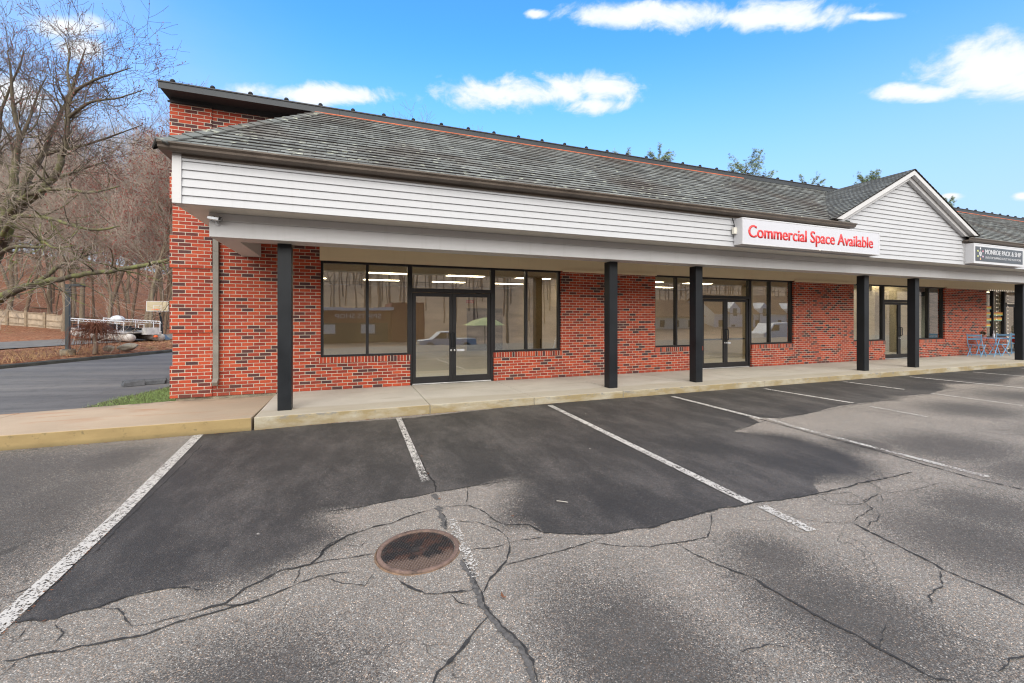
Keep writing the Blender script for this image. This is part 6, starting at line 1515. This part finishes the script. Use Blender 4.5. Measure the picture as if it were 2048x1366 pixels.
# pickup
pk = thing('pickup_truck', 'white pickup truck parked along the street', 'truck', (9.0, -21.6, -1.39))
q = MB(); q.prism([(-2.75, .45), (-2.78, .95), (-1.55, 1.08), (-.75, 1.75), (.55, 1.80), (.75, 1.12), (2.72, 1.08), (2.75, .50)], -.93, .93, axis='y'); q.build('body', 'white', pk, bevel=.05)
q = MB(); q.prism([(-1.42, 1.12), (-.75, 1.66), (-.2, 1.68), (-.2, 1.12)], -.94, .94, axis='y'); q.prism([(-.1, 1.12), (-.1, 1.68), (.42, 1.68), (.5, 1.12)], -.94, .94, axis='y'); q.build('side_window', 'carglass', pk)
for xx in (-1.75, 1.75):
    for yy in (-.80, .80):
        q = MB(); q.lathe([(.39, -.13), (.41, 0), (.39, .13)], (xx, yy, .41), 24, axis=(0,1,0)); wq = q.build('wheel', 'tyre', pk); q = MB(); q.lathe([(.22, -.135), (.22, .135)], (xx, yy, .41), 18, axis=(0,1,0)); q.build('rim', 'alu', wq)
q = MB(); q.box(-2.86, -2.76, -.9, .9, .42, .62); q.box(2.76, 2.86, -.9, .9, .42, .62); q.build('bumper', 'steel', pk)
vn_ = thing('delivery_van', 'plain white delivery van parked in the lot across from the shops', 'van', (41.5, -12.5, -.9))
q = MB(); q.prism([(-2.6, .35), (-2.65, 1.05), (-1.9, 1.25), (-1.2, 2.05), (2.55, 2.10), (2.65, .38)], -.95, .95, axis='y'); q.build('body', 'white', vn_, bevel=.07)
q = MB(); q.prism([(-1.75, 1.28), (-1.18, 1.9), (-.5, 1.9), (-.5, 1.28)], -.96, .96, axis='y'); q.build('side_window', 'carglass', vn_)
for xx in (-1.7, 1.7):
    for yy in (-.82, .82): q = MB(); q.lathe([(.33, -.11), (.34, 0), (.33, .11)], (xx, yy, .34), 20, axis=(0,1,0)); q.build('wheel', 'tyre', vn_)
um = thing('market_umbrella', 'pale yellow market umbrella open across the street', 'umbrella', (13.2, -22.8, -1.3))
q = MB(); q.lathe([(2.3, 2.25), (1.2, 2.75), (.1, 3.05)], n=8); q.build('canopy', 'yellow', um); q = MB(); q.tube([(0, 0, 0), (0, 0, 3.1)], .04, 8); q.build('pole', 'woodpost', um)
for x in (-22, 18, 58):
    up_ = thing('utility_pole', 'wooden utility pole carrying street wires', 'pole', (x, -29, -1.4), 0, 'utility poles along the street'); q = MB(); q.tube([(0, 0, 0), (0, 0, 10.5)], [.17, .12], 8); q.build('post', 'woodpost', up_); q = MB(); q.box(-.1, .1, -1.2, 1.2, 9.8, 9.95); q.build('cross_arm', 'woodpost', up_)
for k, (yy, zz) in enumerate(((-28, 8.5), (-29, 8.6), (-30, 8.5), (-29, 7.0), (-29, 6.0))):
    q = MB()
    for a_, b_ in ((-62, -22), (-22, 18), (18, 58), (58, 98)): q.tube([(a_+(b_-a_)*j/8, yy, zz-.5*math.sin(math.pi*j/8)) for j in range(9)], .025, 4)
    tag(q.build('overhead_wire', 'black'), 'black overhead wire sagging between the utility poles', 'wire', 'overhead wires along the street')
